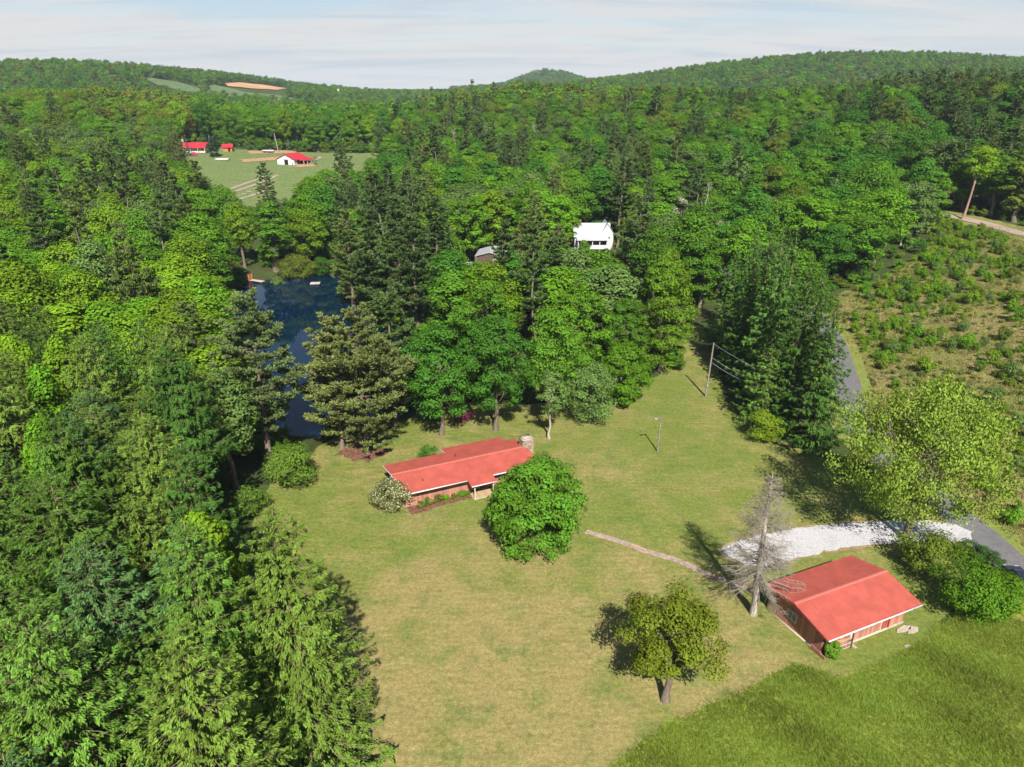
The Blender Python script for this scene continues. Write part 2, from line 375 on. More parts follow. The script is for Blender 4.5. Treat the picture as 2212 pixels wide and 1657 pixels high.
# outlines on the ground
LAWN = [(-9,18),(-9,34),(-12,44),(-20,55),(-28,66),(-31,74),(-29.5,80),(-27.5,87),(-26,93),(-20,96.5),(-13,103),(-6,104),(4,103),(14,104),(20,110),(26,116),(30.5,124),(33,136),(35,146),(38.5,140),(37,120),(34.5,108),(33.5,101),(36,93),(41,87),(45,80),(46,73),(47,66),(46,60),(42.6,56),(39.6,52.9),(36,50.3),(31.8,48.2),(29.5,47.0),(27.8,46.5),(26.2,47.2),(24.5,47.8),(22.3,47.0),(19,45.2),(12.5,41.9),(7.3,38.0),(4.0,34.4),(-1,28),(-6,18)]
MEADOW = [(-8,12),(-1,28),(4.0,34.4),(7.3,38.0),(12.5,41.9),(19,45.2),(22.3,47.0),(24.5,47.8),(26.2,47.2),(27.8,46.5),(29.5,47.0),(31.8,48.2),(36,50.3),(39.6,52.9),(43.5,55.5),(48,53),(50,48),(48,30),(46,8),(20,4)]
BRUSH = [(54,40),(55,66),(53,80),(52.5,92),(55.5,101),(60,113),(63,130),(66,148),(80,156),(100,172),(112,192),(125,190),(150,176),(165,150),(165,40),(100,20)]
PASTURE = [(-112,262),(-82,285),(-74,310),(-70,335),(-58,352),(-48,372),(-70,388),(-100,392),(-130,398),(-165,404),(-172,385),(-160,350),(-135,315),(-122,285)]
ROAD = [(46,20),(49.5,40),(51.5,52),(52,65),(50.5,80),(49.8,91),(52.3,101),(56,113),(60,128),(61.5,146),(58,166),(51,186),(44,195),(33,200)]
lawn = sheet('lawn', LAWN, M_LAWN, 0.05, 2.0, 'mown yard lawn, green going straw coloured, round the ranch house', 'lawn', jag=0.25)
sheet('meadow_ground', MEADOW[:2]+[(x-.7, y+.9) for x, y in MEADOW[2:14]]+[(40, 53), (44, 56), (49, 54)]+MEADOW[16:], M_MEAD, 0.03, 2.0, 'ground under the unmown hayfield at the lower right', 'meadow', jag=0.12)
sheet('hillside', BRUSH, M_BRUSHG, 0.06, 3.0, 'rough brownish open hillside right of the lane', 'hillside', jag=0.5)
sheet('pasture', PASTURE, M_PAST, 0.25, 5.0, 'pale green mown pasture in front of the white barn', 'pasture', jag=0.6)
road, ROADPOLY = ribbon('road', ROAD, 4.0, M_ASPH, 0.11, 'worn grey asphalt lane passing behind the airy right-hand tree', 'road', jag=0.05)
ribbon('road_verge', ROAD, 7.4, mat_grass('verge_grass', (0.17, 0.20, 0.045), (0.25, 0.21, 0.06), (0.12, 0.18, 0.04), patch=0.15, seed=33), 0.075, 'mown green verge along the grey lane', 'verge', jag=0.1)
UP = [gat(1965, 452), gat(2010, 461), gat(2060, 470), gat(2110, 481), gat(2160, 494), gat(2212, 508)]
UP = [p for p in UP if p]; dxy = np.array(UP[-1])-np.array(UP[-2]); dxy /= np.linalg.norm(dxy)
UP += [tuple(np.array(UP[-1])+dxy*20), tuple(np.array(UP[-1])+dxy*50)]
UP = [tuple(np.array(UP[0])-dxy*25)] + UP
ribbon('upper_road', UP, 3.4, M_DIRT, 0.30, 'pinkish gravel road crossing the hillside at the upper right', 'road', jag=0.1)
ribbon('upper_road_verge', UP, 9.5, mat_grass('bank_grass', (0.16, 0.17, 0.05), (0.22, 0.19, 0.07), (0.11, 0.15, 0.04), patch=0.1, seed=63), 0.18, 'yellow green grass bank along the upper gravel road', 'verge', jag=0.3)
GRAV = [gat(*q) for q in ((1556,1187),(1600,1168),(1660,1152),(1740,1141),(1830,1133),(1930,1128),(2010,1128),(2062,1136),(2105,1152),(2098,1172),(2040,1176),(1960,1173),(1900,1176),(1840,1181),(1780,1194),(1710,1214),(1655,1228),(1615,1222),(1575,1205))]
sheet('driveway', GRAV, M_GRAVEL, 0.14, 1.0, 'white gravel driveway behind the garage running out to the lane', 'driveway', jag=0.14, subdiv=0.7)
sheet('driveway_edge', [tuple(np.array(p)+0.55*(np.array(p)-np.mean(GRAV, 0))/np.linalg.norm(np.array(p)-np.mean(GRAV, 0))) for p in GRAV], mat_grass('dry_edge_grass', (0.27, 0.19, 0.105), (0.33, 0.24, 0.16), (0.17, 0.16, 0.06), patch=0.4, seed=5), 0.085, 1.0, 'brown worn border round the white gravel drive', 'verge', jag=0.12, subdiv=0.7)
# pond
def mat_water():
    m, nt, b, o = new_mat('pond_water'); p = pos(nt)
    b.inputs['Base Color'].default_value = (0.001, 0.012, 0.030, 1); b.inputs['Roughness'].default_value = 0.035; b.inputs['IOR'].default_value = 1.333
    b.inputs['Specular IOR Level'].default_value = 0.5
    bump(nt, b, noise(nt, 0.9, 3, 0.5, p), 0.06, 0.05)
    return m
WP = [tuple(np.array(p)+1.2*(np.array(p)-np.array((-40, 140)))/np.linalg.norm(np.array(p)-np.array((-40, 140)))) for p in POND]
sheet('pond', WP, mat_water(), 0, 4.0, 'dark blue pond between the conifers left of the house', 'pond', zfun=lambda x, y: np.full(len(x), WATER_Z))
# far fields
def far_sheet(name, pix, mat, label, cat, step=22.0, off=0.9):
    pts = [gat(*q) for q in pix]
    if any(p is None for p in pts): print('far sheet miss', name); pts = [p for p in pts if p]
    return sheet(name, pts, mat, off, step, label, cat, subdiv=15.0, jag=1.0)
# ------------------------------------------------------------------ tree parts
def unit(a): return a/np.maximum(np.linalg.norm(a, axis=-1, keepdims=True), 1e-9)
def tube(path, rad, sides=5):
    P = np.asarray(path, float); k = len(P); r = np.asarray(rad, float)
    T = unit(np.gradient(P, axis=0)); ref = np.where(np.abs(T[:, 2:3]) > 0.9, np.array([[1.0, 0, 0]]), np.array([[0, 0, 1.0]]))
    A = unit(np.cross(T, ref)); B = np.cross(T, A)
    th = np.arange(sides)/sides*2*np.pi
    V = P[:, None] + r[:, None, None]*(np.cos(th)[None, :, None]*A[:, None] + np.sin(th)[None, :, None]*B[:, None])
    i = np.arange(k-1)[:, None]*sides; j = np.arange(sides)[None]; jn = (j+1) % sides
    Q = np.stack([i+j, i+jn, i+sides+jn, i+sides+j], -1).reshape(-1, 4)
    return V.reshape(-1, 3), Q
class Geo:
    def __init__(s): s.V = []; s.Q = []; s.n = 0; s.t = []; s.m = []
    def add(s, V, Q, tint=None, mi=0):
        s.V.append(V); s.Q.append(np.asarray(Q)+s.n); s.n += len(V)
        s.t.append(np.full(len(Q), 0.5) if tint is None else tint); s.m.append(np.full(len(Q), mi))
    def tube(s, path, rad, sides=5, mi=0): s.add(*tube(path, rad, sides), mi=mi)
    def arr(s): return np.concatenate(s.V), np.concatenate(s.Q), np.concatenate(s.t), np.concatenate(s.m)
    def mesh(s, name, mats, smooth=False):
        V, Q, t, m = s.arr(); return np_mesh(name, V, Q, mats, m, t, smooth)
def leaves(geo, C, a, nrm, l, w, tint, mi=0):
    """rhombic leaf sprays: base C, long axis a, normal nrm"""
    a = unit(a); s = unit(np.cross(nrm, a)); l = np.broadcast_to(l, len(C))[:, None]; w = np.broadcast_to(w, len(C))[:, None]
    nn = np.cross(a, s)
    V = np.stack([C - a*l*0.5, C + s*w*0.5 + a*l*0.05 + nn*w*0.12, C + a*l*0.5, C - s*w*0.5 + a*l*0.05 + nn*w*0.12], 1).reshape(-1, 3)
    Q = np.arange(len(C)*4).reshape(-1, 4)
    geo.add(V, Q, tint, mi)
def curve_pts(p0, p1, rng, n=5, wob=0.08, sag=0.0):
    t = np.linspace(0, 1, n)[:, None]; L = np.linalg.norm(np.subtract(p1, p0))
    P = np.asarray(p0)*(1-t) + np.asarray(p1)*t
    P[1:-1] += rng.normal(0, wob*L, (n-2, 3)); P[:, 2] += (sag*L*4*t*(1-t))[:, 0]
    return P
def rsphere(rng, n): return unit(rng.normal(0, 1, (n, 3)))

def broadleaf(seed, H=18.0, R=5.0, base=0.28, n=6500, leaf=0.42, m=85, csize=0.20, lump=0.32, lean=(0, 0), low=-0.45, fill=0.36, bot=0.6, droop=0.0, shape=1.0, trunk=True, flat=0.7, limbs=7, bark=0.021, asp=0.62, show=0.25, loose=0.0):
    rng = np.random.default_rng(seed)
    wood, crown = Geo(), Geo()
    hz = (1-base)*H/2; cz = base*H + hz; ctr = np.array([lean[0], lean[1], cz])
    lob = rsphere(rng, 13); lob[:, 2] = np.abs(lob[:, 2])*0.9 - 0.15; lob = unit(lob); amp = rng.uniform(0.6, 1.0, 13)
    def env(d):
        k = np.max(np.clip(d @ lob.T, 0, 1)**6 * amp, axis=1)
        return 1 - lump + lump*1.15*k
    zn = rng.uniform(-1, 1, m); zn = np.where(rng.random(m) < .3, np.abs(zn), zn); th_ = rng.uniform(0, 6.2832, m)
    prf = np.where(zn > 0, (1-np.clip(zn, 0, 1)**2.1)**0.55, 1-bot*np.clip(-zn, 0, 1)**1.8)
    pr = np.clip(1 - (1-shape)*(zn*0.5+0.5), 0.15, 1)                                    # narrower towards the top
    d = unit(np.stack([np.cos(th_)*prf, np.sin(th_)*prf, zn], -1)); e = env(d); fr = rng.uniform(0, 1, m)**np.where(zn > 0.3, 0.55, fill)*0.90
    CC = ctr + np.stack([np.cos(th_)*prf*fr*e*R*pr, np.sin(th_)*prf*fr*e*R*pr, zn*hz*np.clip(e+.12, 0, 1)*.93], -1)
    cr = csize*R*rng.uniform(0.65, 1.35, m)
    if trunk:
        top = np.array([lean[0]*0.8, lean[1]*0.8, cz + hz*0.45])
        tp_ = curve_pts((0, 0, -0.4), top, rng, 8, 0.012); r0 = bark*H
        rr = r0*np.linspace(1, 0.25, 8); rr[0] *= 1.5
        wood.tube(tp_, rr, 7)
        ends = []
        for k in range(limbs):
            t = rng.uniform(0.38, 0.85); p0 = tp_[0]*(1-t)+tp_[-1]*t; p0 = np.array([np.interp(t, np.linspace(0, 1, 8), tp_[:, i]) for i in range(3)])
            j = rng.integers(0, m); p1 = p0 + (CC[j]-p0)*0.8
            if p1[2] < p0[2]: p1[2] = p0[2] + 0.5
            P = curve_pts(p0, p1, rng, 6, 0.06, 0.04); wood.tube(P, r0*0.42*np.linspace(1, 0.2, 6), 5); ends.append(P)
        E = np.concatenate(ends)
        for j in rng.choice(m, int(m*show), replace=False):
            q = E[np.argmin(((E-CC[j])**2).sum(1))]; wood.tube(curve_pts(q, CC[j]+(0, 0, cr[j]*0.2), rng, 4, 0.07), r0*np.array([0.16, 0.12, 0.08, 0.04]), 4)
    cnt = np.maximum((n*cr**2/np.sum(cr**2)).astype(int), 4)
    ci = np.repeat(np.arange(m), cnt); k = len(ci)
    o = rsphere(rng, k); o[:, 2] = np.where(rng.random(k) < 0.55, np.abs(o[:, 2]), o[:, 2])
    rad = rng.uniform(0, 1, k)**0.28*(1+loose*rng.normal(0, 0.35, k))
    C = CC[ci] + o*(cr[ci]*rad)[:, None]*np.array([1, 1, flat])
    if droop: C[:, 2] -= droop*cr[ci]*rng.uniform(0, 1, k)**2
    out = unit((C-ctr)/np.array([R, R, hz]))
    nrm = unit(o*0.95 + out*0.35 + np.array([0, 0, 0.35]) + rng.normal(0, 0.34, (k, 3)))
    a = unit(np.cross(nrm, rsphere(rng, k)) + np.array([0, 0, -0.25-droop]))
    l = leaf*rng.uniform(0.6, 1.35, k)
    ct = rng.uniform(0, 1, m)[ci]
    tint = np.clip(0.5 + 0.5*(ct-0.5) + rng.normal(0, 0.2, k), 0, 1)
    leaves(crown, C, a, nrm, l, l*asp, tint)
    return wood, crown

def pine(seed, H=22.0, R=5.2, base=0.28, n=8500, leaf=0.55, gappy=0.25, trunkr=0.016, up=0.12, top=0.55, layers=1.15):
    """white pine: bare stem showing, plates of needles on long level branches"""
    rng = np.random.default_rng(seed); wood, crown = Geo(), Geo()
    tp = curve_pts((0, 0, -0.4), (rng.normal(0, .2), rng.normal(0, .2), H*0.985), rng, 9, 0.006); r0 = trunkr*H
    rr = r0*np.linspace(1, 0.12, 9); rr[0] *= 1.35; wood.tube(tp, rr, 7)
    br = []
    z = base*H*rng.uniform(0.9, 1.0); ph = rng.uniform(0, 6.28)
    for q in range(7):                                                     # dead stubs under the crown
        a = rng.uniform(0, 6.28); zz = rng.uniform(0.1, base+0.08)*H; L = rng.uniform(0.8, 2.2)
        wood.tube(curve_pts((0, 0, zz), (math.cos(a)*L, math.sin(a)*L, zz+rng.uniform(-.2, .4)), rng, 4, .05), [0.05, .04, .03, .015], 4)
    while z < H*0.985:
        f = (z-base*H)/(H*(1-base))
        prof = min(1.0, 0.55+1.6*f) if f < 0.28 else (1-((f-0.28)/0.72)**1.35*(1-0.16))
        prof = max(prof, 0.1)
        k = rng.integers(4, 7)
        for i in range(k):
            if rng.random() < gappy: continue
            a = ph + i*6.283/k + rng.normal(0, 0.3); L = R*prof*rng.uniform(0.6, 1.15)
            e = up + 0.42*f + rng.normal(0, 0.08)
            br.append((z + rng.normal(0, 0.2), a, L, e))
        ph += 0.7; z += layers*rng.uniform(0.75, 1.3)*(1.25-0.5*f)
    tot = sum(b[2]**1.4 for b in br)
    for (z, a, L, e) in br:
        d = np.array([math.cos(a), math.sin(a), 0]); s = np.array([-math.sin(a), math.cos(a), 0])
        t = np.linspace(0, 1, 6)[:, None]
        P = np.array([0, 0, z]) + d*L*t + np.array([0, 0, 1])*(L*e*t - 0.10*L*t*(1-t)*4 + 0.10*L*t**3); P[1:] += rng.normal(0, 0.03*L, (5, 3))
        wood.tube(P, max(0.035, 0.016*L)*np.linspace(1, 0.25, 6), 4)
        k = max(int(n*L**1.4/tot), 6)
        tt = 1-rng.uniform(0, 1, k)**1.4*0.72
        nt_ = max(3, int(L*2.2)); tc = 1-rng.uniform(0, 1, nt_)*0.7; side = rng.normal(0, 0.26, nt_)*L*(0.35+0.65*(1-np.abs(tc-0.62)))
        j = rng.integers(0, nt_, k)
        B = np.stack([np.interp(tc[j], t[:, 0], P[:, i]) for i in range(3)], -1) + s*side[j][:, None]
        o = rsphere(rng, k); C = B + o*np.array([1, 1, 0.42])*(0.30+0.06*L)*rng.uniform(0.2, 1.25, k)[:, None]; C[:, 2] += 0.08*L*np.abs(side[j])/L
        ax = unit(o*np.array([1, 1, 0.5]) + np.array([0, 0, 0.55]) + d*0.4 + rng.normal(0, .25, (k, 3)))
        nrm = unit(np.cross(ax, rsphere(rng, k)) + np.array([0, 0, 0.5]))
        l = leaf*rng.uniform(0.6, 1.3, k); tint = np.clip(0.5 + rng.normal(0, .12) + rng.normal(0, 0.2, k), 0, 1)
        leaves(crown, C, ax, nrm, l, l*0.42, tint)
    return wood, crown

def spruce(seed, H=24.0, R=4.2, base=0.06, n=15000, leaf=0.55, hang=0.8, gap=0.46, taper=0.85, bare=0.0):
    """Norway spruce: drooping boughs turned up at the tip, hung with curtains of twigs"""
    rng = np.random.default_rng(seed); wood, crown = Geo(), Geo()
    tp = curve_pts((0, 0, -0.4), (0, 0, H), rng, 8, 0.003); r0 = 0.0125*H
    wood.tube(tp, r0*np.linspace(1.15, 0.06, 8), 7)
    br = []; z = base*H; ph = rng.uniform(0, 6.28)
    if base > 0.2:
        for q in range(40):
            a = rng.uniform(0, 6.28); zz = rng.uniform(0.08, base)*H; L = rng.uniform(0.8, 2.6)
            wood.tube(curve_pts((0, 0, zz), (math.cos(a)*L, math.sin(a)*L, zz-rng.uniform(0, .5)), rng, 4, .04), [0.035, .028, .02, .01], 3)
    while z < H*0.992:
        f = (z-base*H)/(H*(1-base)); prof = (1-f)**taper*min(1, 0.75+2.2*f) + 0.03
        k = 7 if f < 0.85 else 5
        for i in range(k):
            if rng.random() < bare: continue
            L = R*prof*rng.uniform(0.55, 1.28)
            br.append((z+rng.normal(0, .12), ph+i*6.283/k+rng.normal(0, .22), L, f))
        ph += 0.9; z += gap*rng.uniform(0.8, 1.25)*(1.15-0.55*f)
    tot = sum(b[2]**1.25+0.15 for b in br)
    for (z, a, L, f) in br:
        d = np.array([math.cos(a), math.sin(a), 0]); s = np.array([-math.sin(a), math.cos(a), 0])
        t = np.linspace(0, 1, 7)
        dz = L*(-0.10 - 0.42*(1-f))*(t*1.5-0.75*t**2) + L*0.20*t**3 + L*0.5*max(0, f-0.75)*t*3
        P = np.array([0, 0, z]) + d*(L*t)[:, None]; P[:, 2] += dz; P[1:] += rng.normal(0, .018*L, (6, 3))
        if L > 0.8: wood.tube(P, max(0.018, 0.008*L)*np.linspace(1, 0.25, 7), 3)
        k = max(int(n*(L**1.25+0.15)/tot), 5)
        nb = max(4, int(L*3.2)); tb = 1 - rng.uniform(0, 1, nb)**1.15*0.93; tb[0] = .98
        wb = (0.10 + 0.34*np.sin(np.clip(tb, 0, 1)*np.pi*0.8))*min(L, 3.2)*0.66; sb = rng.uniform(-1, 1, nb)*wb; hb = rng.uniform(.35, 1.25, nb)
        j = rng.integers(0, nb, k); tt = np.clip(tb[j]+rng.normal(0, .035, k), 0.02, 1.03); w = wb[j]
        sd = sb[j]*rng.uniform(.55, 1.1, k) + rng.normal(0, .07, k)
        B = np.stack([np.interp(tt, t, P[:, i]) for i in range(3)], -1)
        drop = rng.uniform(0, 1, k)**1.4*hang*hb[j]*min(1.0, 0.25+L*0.3)*(1-0.45*tt)
        C = B + s*sd[:, None] + d*(np.abs(sd)*0.45)[:, None]; C[:, 2] -= drop + 0.12*np.abs(sd) - 0.08
        ax = unit(d*0.55 + s*np.sign(sd)[:, None]*0.45*np.abs(sd/np.maximum(w, .01))[:, None] + np.array([0, 0, -1.0])*np.clip(drop*1.8+0.12, 0, 1.5)[:, None] + rng.normal(0, .22, (k, 3)))
        nrm = unit(np.array([0, 0, 1.0]) + d*np.clip(drop*2, 0, 1.5)[:, None] + rng.normal(0, .4, (k, 3)))
        l = leaf*rng.uniform(0.6, 1.3, k)*(0.6+0.4*min(1, L/2)); tint = np.clip(0.42 + rng.normal(0, .16) + 0.22*tt*(rng.random(k) < .5) + rng.normal(0, 0.16, k), 0, 1)
        leaves(crown, C, ax, nrm, l, l*0.31, tint)
    return wood, crown

def shrub(seed, H=2.0, R=1.5, n=1800, leaf=0.16, m=40, csize=0.28, lump=0.3, low=-0.3, base=0.02, **k):
    return broadleaf(seed, H, R, base, n, leaf, m, csize, lump, low=low, limbs=5, bark=0.02, **k)

def make_tree(name, geos, mats, loc, color, rz=0.0, scale=(1, 1, 1), parts=('trunk', 'crown')):
    """Empty at the foot, trunk and crown under it; geos are Geo objects or ready meshes"""
    r = empty(name, loc, rz); r.scale = scale
    for pn, g, m in zip(parts, geos, mats):
        me = g if isinstance(g, bpy.types.Mesh) else g.mesh(name+'_'+pn, [m])
        o = link(pn, me, r); o['leafcol'] = [float(k) for k in color]
    return r

# colours of foliage
TONES = {
 'bright yellow-green': (0.140, 0.245, 0.010), 'fresh green': (0.100, 0.222, 0.010), 'mid green': (0.080, 0.182, 0.012), 'deep green': (0.056, 0.160, 0.014),
 'olive green': (0.115, 0.165, 0.016), 'golden green': (0.165, 0.185, 0.018), 'grey-green': (0.105, 0.175, 0.040), 'russet green': (0.115, 0.140, 0.026),
 'dark pine green': (0.078, 0.130, 0.034), 'dull pine green': (0.112, 0.158, 0.034), 'dark spruce green': (0.058, 0.130, 0.020), 'mossy spruce green': (0.098, 0.188, 0.025), 'bluish spruce green': (0.085, 0.172, 0.046), 'yellowish spruce green': (0.130, 0.205, 0.028)}

# prototypes shared by the woods
PROTO = {'broad': [], 'pine': [], 'spruce': [], 'fbroad': [], 'fpine': []}
def proto(kind, geos, mats, H, R):
    w, c = geos
    PROTO[kind].append(dict(w=w, c=c, mw=w.mesh(kind+'_wood', [mats[0]]), mc=c.mesh(kind+'_crown', [mats[1]]), H=H, R=R, mats=mats))
for i, (H, R, b, sh, lu, cs) in enumerate([(18,5.0,.26,1.0,.34,.20),(19,4.6,.22,.75,.30,.19),(17,5.6,.30,1.0,.40,.22),(20,4.2,.18,.6,.26,.18),(18,5.2,.3,.9,.42,.17),(16,5.0,.2,.85,.36,.24),(19,5.4,.25,1.0,.46,.19)]):
    proto('broad', broadleaf(100+i, H, R, b*.75, 9800, 0.42, 62+5*i, cs*1.28, lu*.8, shape=sh, flat=.95), (BARK, LEAF), H, R)
for i, (H, R, b, g) in enumerate([(23,5.0,.25,.25),(24,4.4,.3,.32),(22,5.4,.2,.22),(25,4.8,.34,.36)]):
    proto('pine', pine(200+i, H, R, b, 12000, 0.55, g), (BARKP, NEEDLE), H, R)
for i, (H, R, b, hg) in enumerate([(23,5.2,.05,.9),(22,4.8,.08,1.0),(24,5.4,.06,.75),(23,4.7,.42,1.1)]):
    proto('spruce', spruce(300+i, H, R, b, 84000, 0.25, hg, taper=(.62, .7, .56, .66)[i]), (TWIG, SPRUCE), H, R)
for i in range(5): proto('fbroad', broadleaf(400+i, 15, 5.2, .12, 1500, .8, 34, .29, .3, flat=.95), (BARK, LEAF), 15, 5.2)
for i in range(3): proto('fpine', pine(420+i, 17, 4.2, .15, 900, 1.2, .2, layers=1.6), (BARKP, NEEDLE), 17, 4.2)

PCOL = {}
def scatter(name, items, label, cat, kind='stuff'):
    """items: (proto key, proto index, tone, (x,y,z), scale_xy, scale_z, rot) -> one object of instances"""
    keys = sorted({(it[0], it[1]) for it in items}, key=str)
    cn = bpy.data.collections.new(name+'_sources')
    for n_, (pk, pi) in enumerate(keys):
        p = PROTO[pk][pi]
        if (pk, pi) not in PCOL:
            g = Geo(); V, Q, t, m = p['w'].arr(); g.add(V, Q, t, 0); V, Q, t, m = p['c'].arr(); g.add(V, Q, t, 1); PCOL[(pk, pi)] = g.mesh('tree_%s_%d' % (pk, pi), list(p['mats']))
        o = bpy.data.objects.new('%s_source_%03d' % (name, n_), PCOL[(pk, pi)]); cn.objects.link(o)
    idx = {k: i for i, k in enumerate(keys)}
    me = bpy.data.meshes.new(name); me.vertices.add(len(items))
    me.vertices.foreach_set('co', np.array([it[3] for it in items], dtype=np.float32).ravel())
    a = me.attributes.new('pick', 'INT', 'POINT'); a.data.foreach_set('value', np.array([idx[(it[0], it[1])] for it in items], dtype=np.int32))
    a = me.attributes.new('size', 'FLOAT_VECTOR', 'POINT'); a.data.foreach_set('vector', np.array([(it[4], it[4], it[5]) for it in items], dtype=np.float32).ravel())
    a = me.attributes.new('turn', 'FLOAT_VECTOR', 'POINT'); a.data.foreach_set('vector', np.array([(0, 0, it[6]) for it in items], dtype=np.float32).ravel())
    a = me.attributes.new('leafcol', 'FLOAT_COLOR', 'POINT'); a.data.foreach_set('color', np.array([(*TONES[it[2]], 1.0) for it in items], dtype=np.float32).ravel())
    o = link(name, me)
    ng = bpy.data.node_groups.new(name, 'GeometryNodeTree')
    ng.interface.new_socket('Geometry', in_out='INPUT', socket_type='NodeSocketGeometry'); ng.interface.new_socket('Geometry', in_out='OUTPUT', socket_type='NodeSocketGeometry')
    N = ng.nodes; L = ng.links; gi = N.new('NodeGroupInput'); go = N.new('NodeGroupOutput'); ip = N.new('GeometryNodeInstanceOnPoints')
    ci = N.new('GeometryNodeCollectionInfo'); ci.inputs['Collection'].default_value = cn; ci.inputs['Separate Children'].default_value = True; ci.inputs['Reset Children'].default_value = True
    def na(nm, dt):
        q = N.new('GeometryNodeInputNamedAttribute'); q.data_type = dt; q.inputs['Name'].default_value = nm; return q.outputs['Attribute']
    ip.inputs['Pick Instance'].default_value = True
    L.new(gi.outputs[0], ip.inputs['Points']); L.new(ci.outputs[0], ip.inputs['Instance']); L.new(na('pick', 'INT'), ip.inputs['Instance Index'])
    L.new(na('turn', 'FLOAT_VECTOR'), ip.inputs['Rotation']); L.new(na('size', 'FLOAT_VECTOR'), ip.inputs['Scale']); L.new(ip.outputs[0], go.inputs[0])
    md = o.modifiers.new('instances', 'NODES'); md.node_group = ng
    return tag(o, label, cat, kind=kind)
# ------------------------------------------------------------------ the woods
def ipoly(u, v, poly): return bool(in_poly(np.array([u]), np.array([v]), poly)[0])
rect = lambda a, b, c, d: [(a, b), (c, b), (c, d), (a, d)]
# clearings that stay open to view (outline in the frame, distance)
OPEN = [([(425,335),(500,318),(600,318),(800,328),(800,352),(690,362),(610,385),(575,420),(520,434),(490,410),(455,375),(430,360)], 345),
 (rect(404,305,505,338), 385), (rect(590,285,685,362), 345),
 ([(525,620),(560,606),(690,594),(704,612),(702,690),(684,740),(690,790),(716,950),(690,956),(612,905),(600,780),(566,690)], 190),
 (rect(1256,474,1312,532), 183), (rect(1010,530,1087,566), 172), (rect(1012,504,1052,522), 195), (rect(1178,486,1206,504), 185),
 ([(1488,552),(1566,588),(1566,598),(1500,572)], 183), ([(2004,455),(2060,462),(2212,495),(2212,518),(2100,488),(2010,470)], 175), (rect(500,585,565,615), 178)]
SKY = np.array([(-400,205),(0,205),(60,196),(140,198),(200,188),(290,182),(330,192),(420,203),(500,216),(700,224),(760,214),(830,192),(950,174),(1020,162),(1100,165),(1200,180),(1300,187),(1400,182),(1500,186),(1600,192),(1700,187),(1850,172),(1950,152),(2060,138),(2140,152),(2212,150),(2700,130)], float)
PINEZ = [(330,440,190,110,.85),(230,650,90,80,.6),(800,560,130,130,.9),(1130,560,160,110,.85),(1260,600,120,60,.8),(950,310,140,90,.55),(1060,400,120,60,.5),(1330,370,90,60,.6),(2000,230,220,70,.6),(2140,330,110,120,.85),(1700,215,300,28,.55),(430,350,60,80,.7),(610,430,60,70,.8),(720,400,80,60,.55),(520,560,60,100,.6),(900,430,90,80,.6),(1350,480,60,60,.4)]
def zone(u, v):
    """species mix and foliage tones over the wood"""
    p = 0.06
    for (a, b, ru, rv, k) in PINEZ:
        if ((u-a)/ru)**2 + ((v-b)/rv)**2 < 1: p = max(p, k*.52)
    if u < 420 and v < 270: t = ['golden green']*2+['bright yellow-green']*3+['olive green']*2+['fresh green']*3
    elif u < 600 and v > 380: t = ['bright yellow-green']*5+['fresh green']*4+['grey-green']*2+['mid green']*2
    elif u < 420: t = ['fresh green']*3+['grey-green']*3+['bright yellow-green']*2+['mid green']*2+['olive green']
    elif u < 900 and v < 330: t = ['mid green']*3+['fresh green']*3+['deep green']*2+['bright yellow-green']
    elif u < 1500 and v < 300: t = ['mid green']*4+['olive green']*3+['fresh green']*3+['grey-green', 'bright yellow-green', 'russet green']
    elif u < 1500: t = ['mid green']*3+['fresh green']*3+['deep green']*2+['grey-green']+['bright yellow-green']
    else: t = ['mid green']*4+['deep green']*3+['fresh green']*3+['grey-green']+['olive green']
    return p, t
HERO_XY = []                                                             # feet of the single trees placed by hand
def clear_of(x, y, r):
    return all((x-a)**2+(y-b)**2 > (r+c)**2 for a, b, c in HERO_XY)
wrng = np.random.default_rng(5)
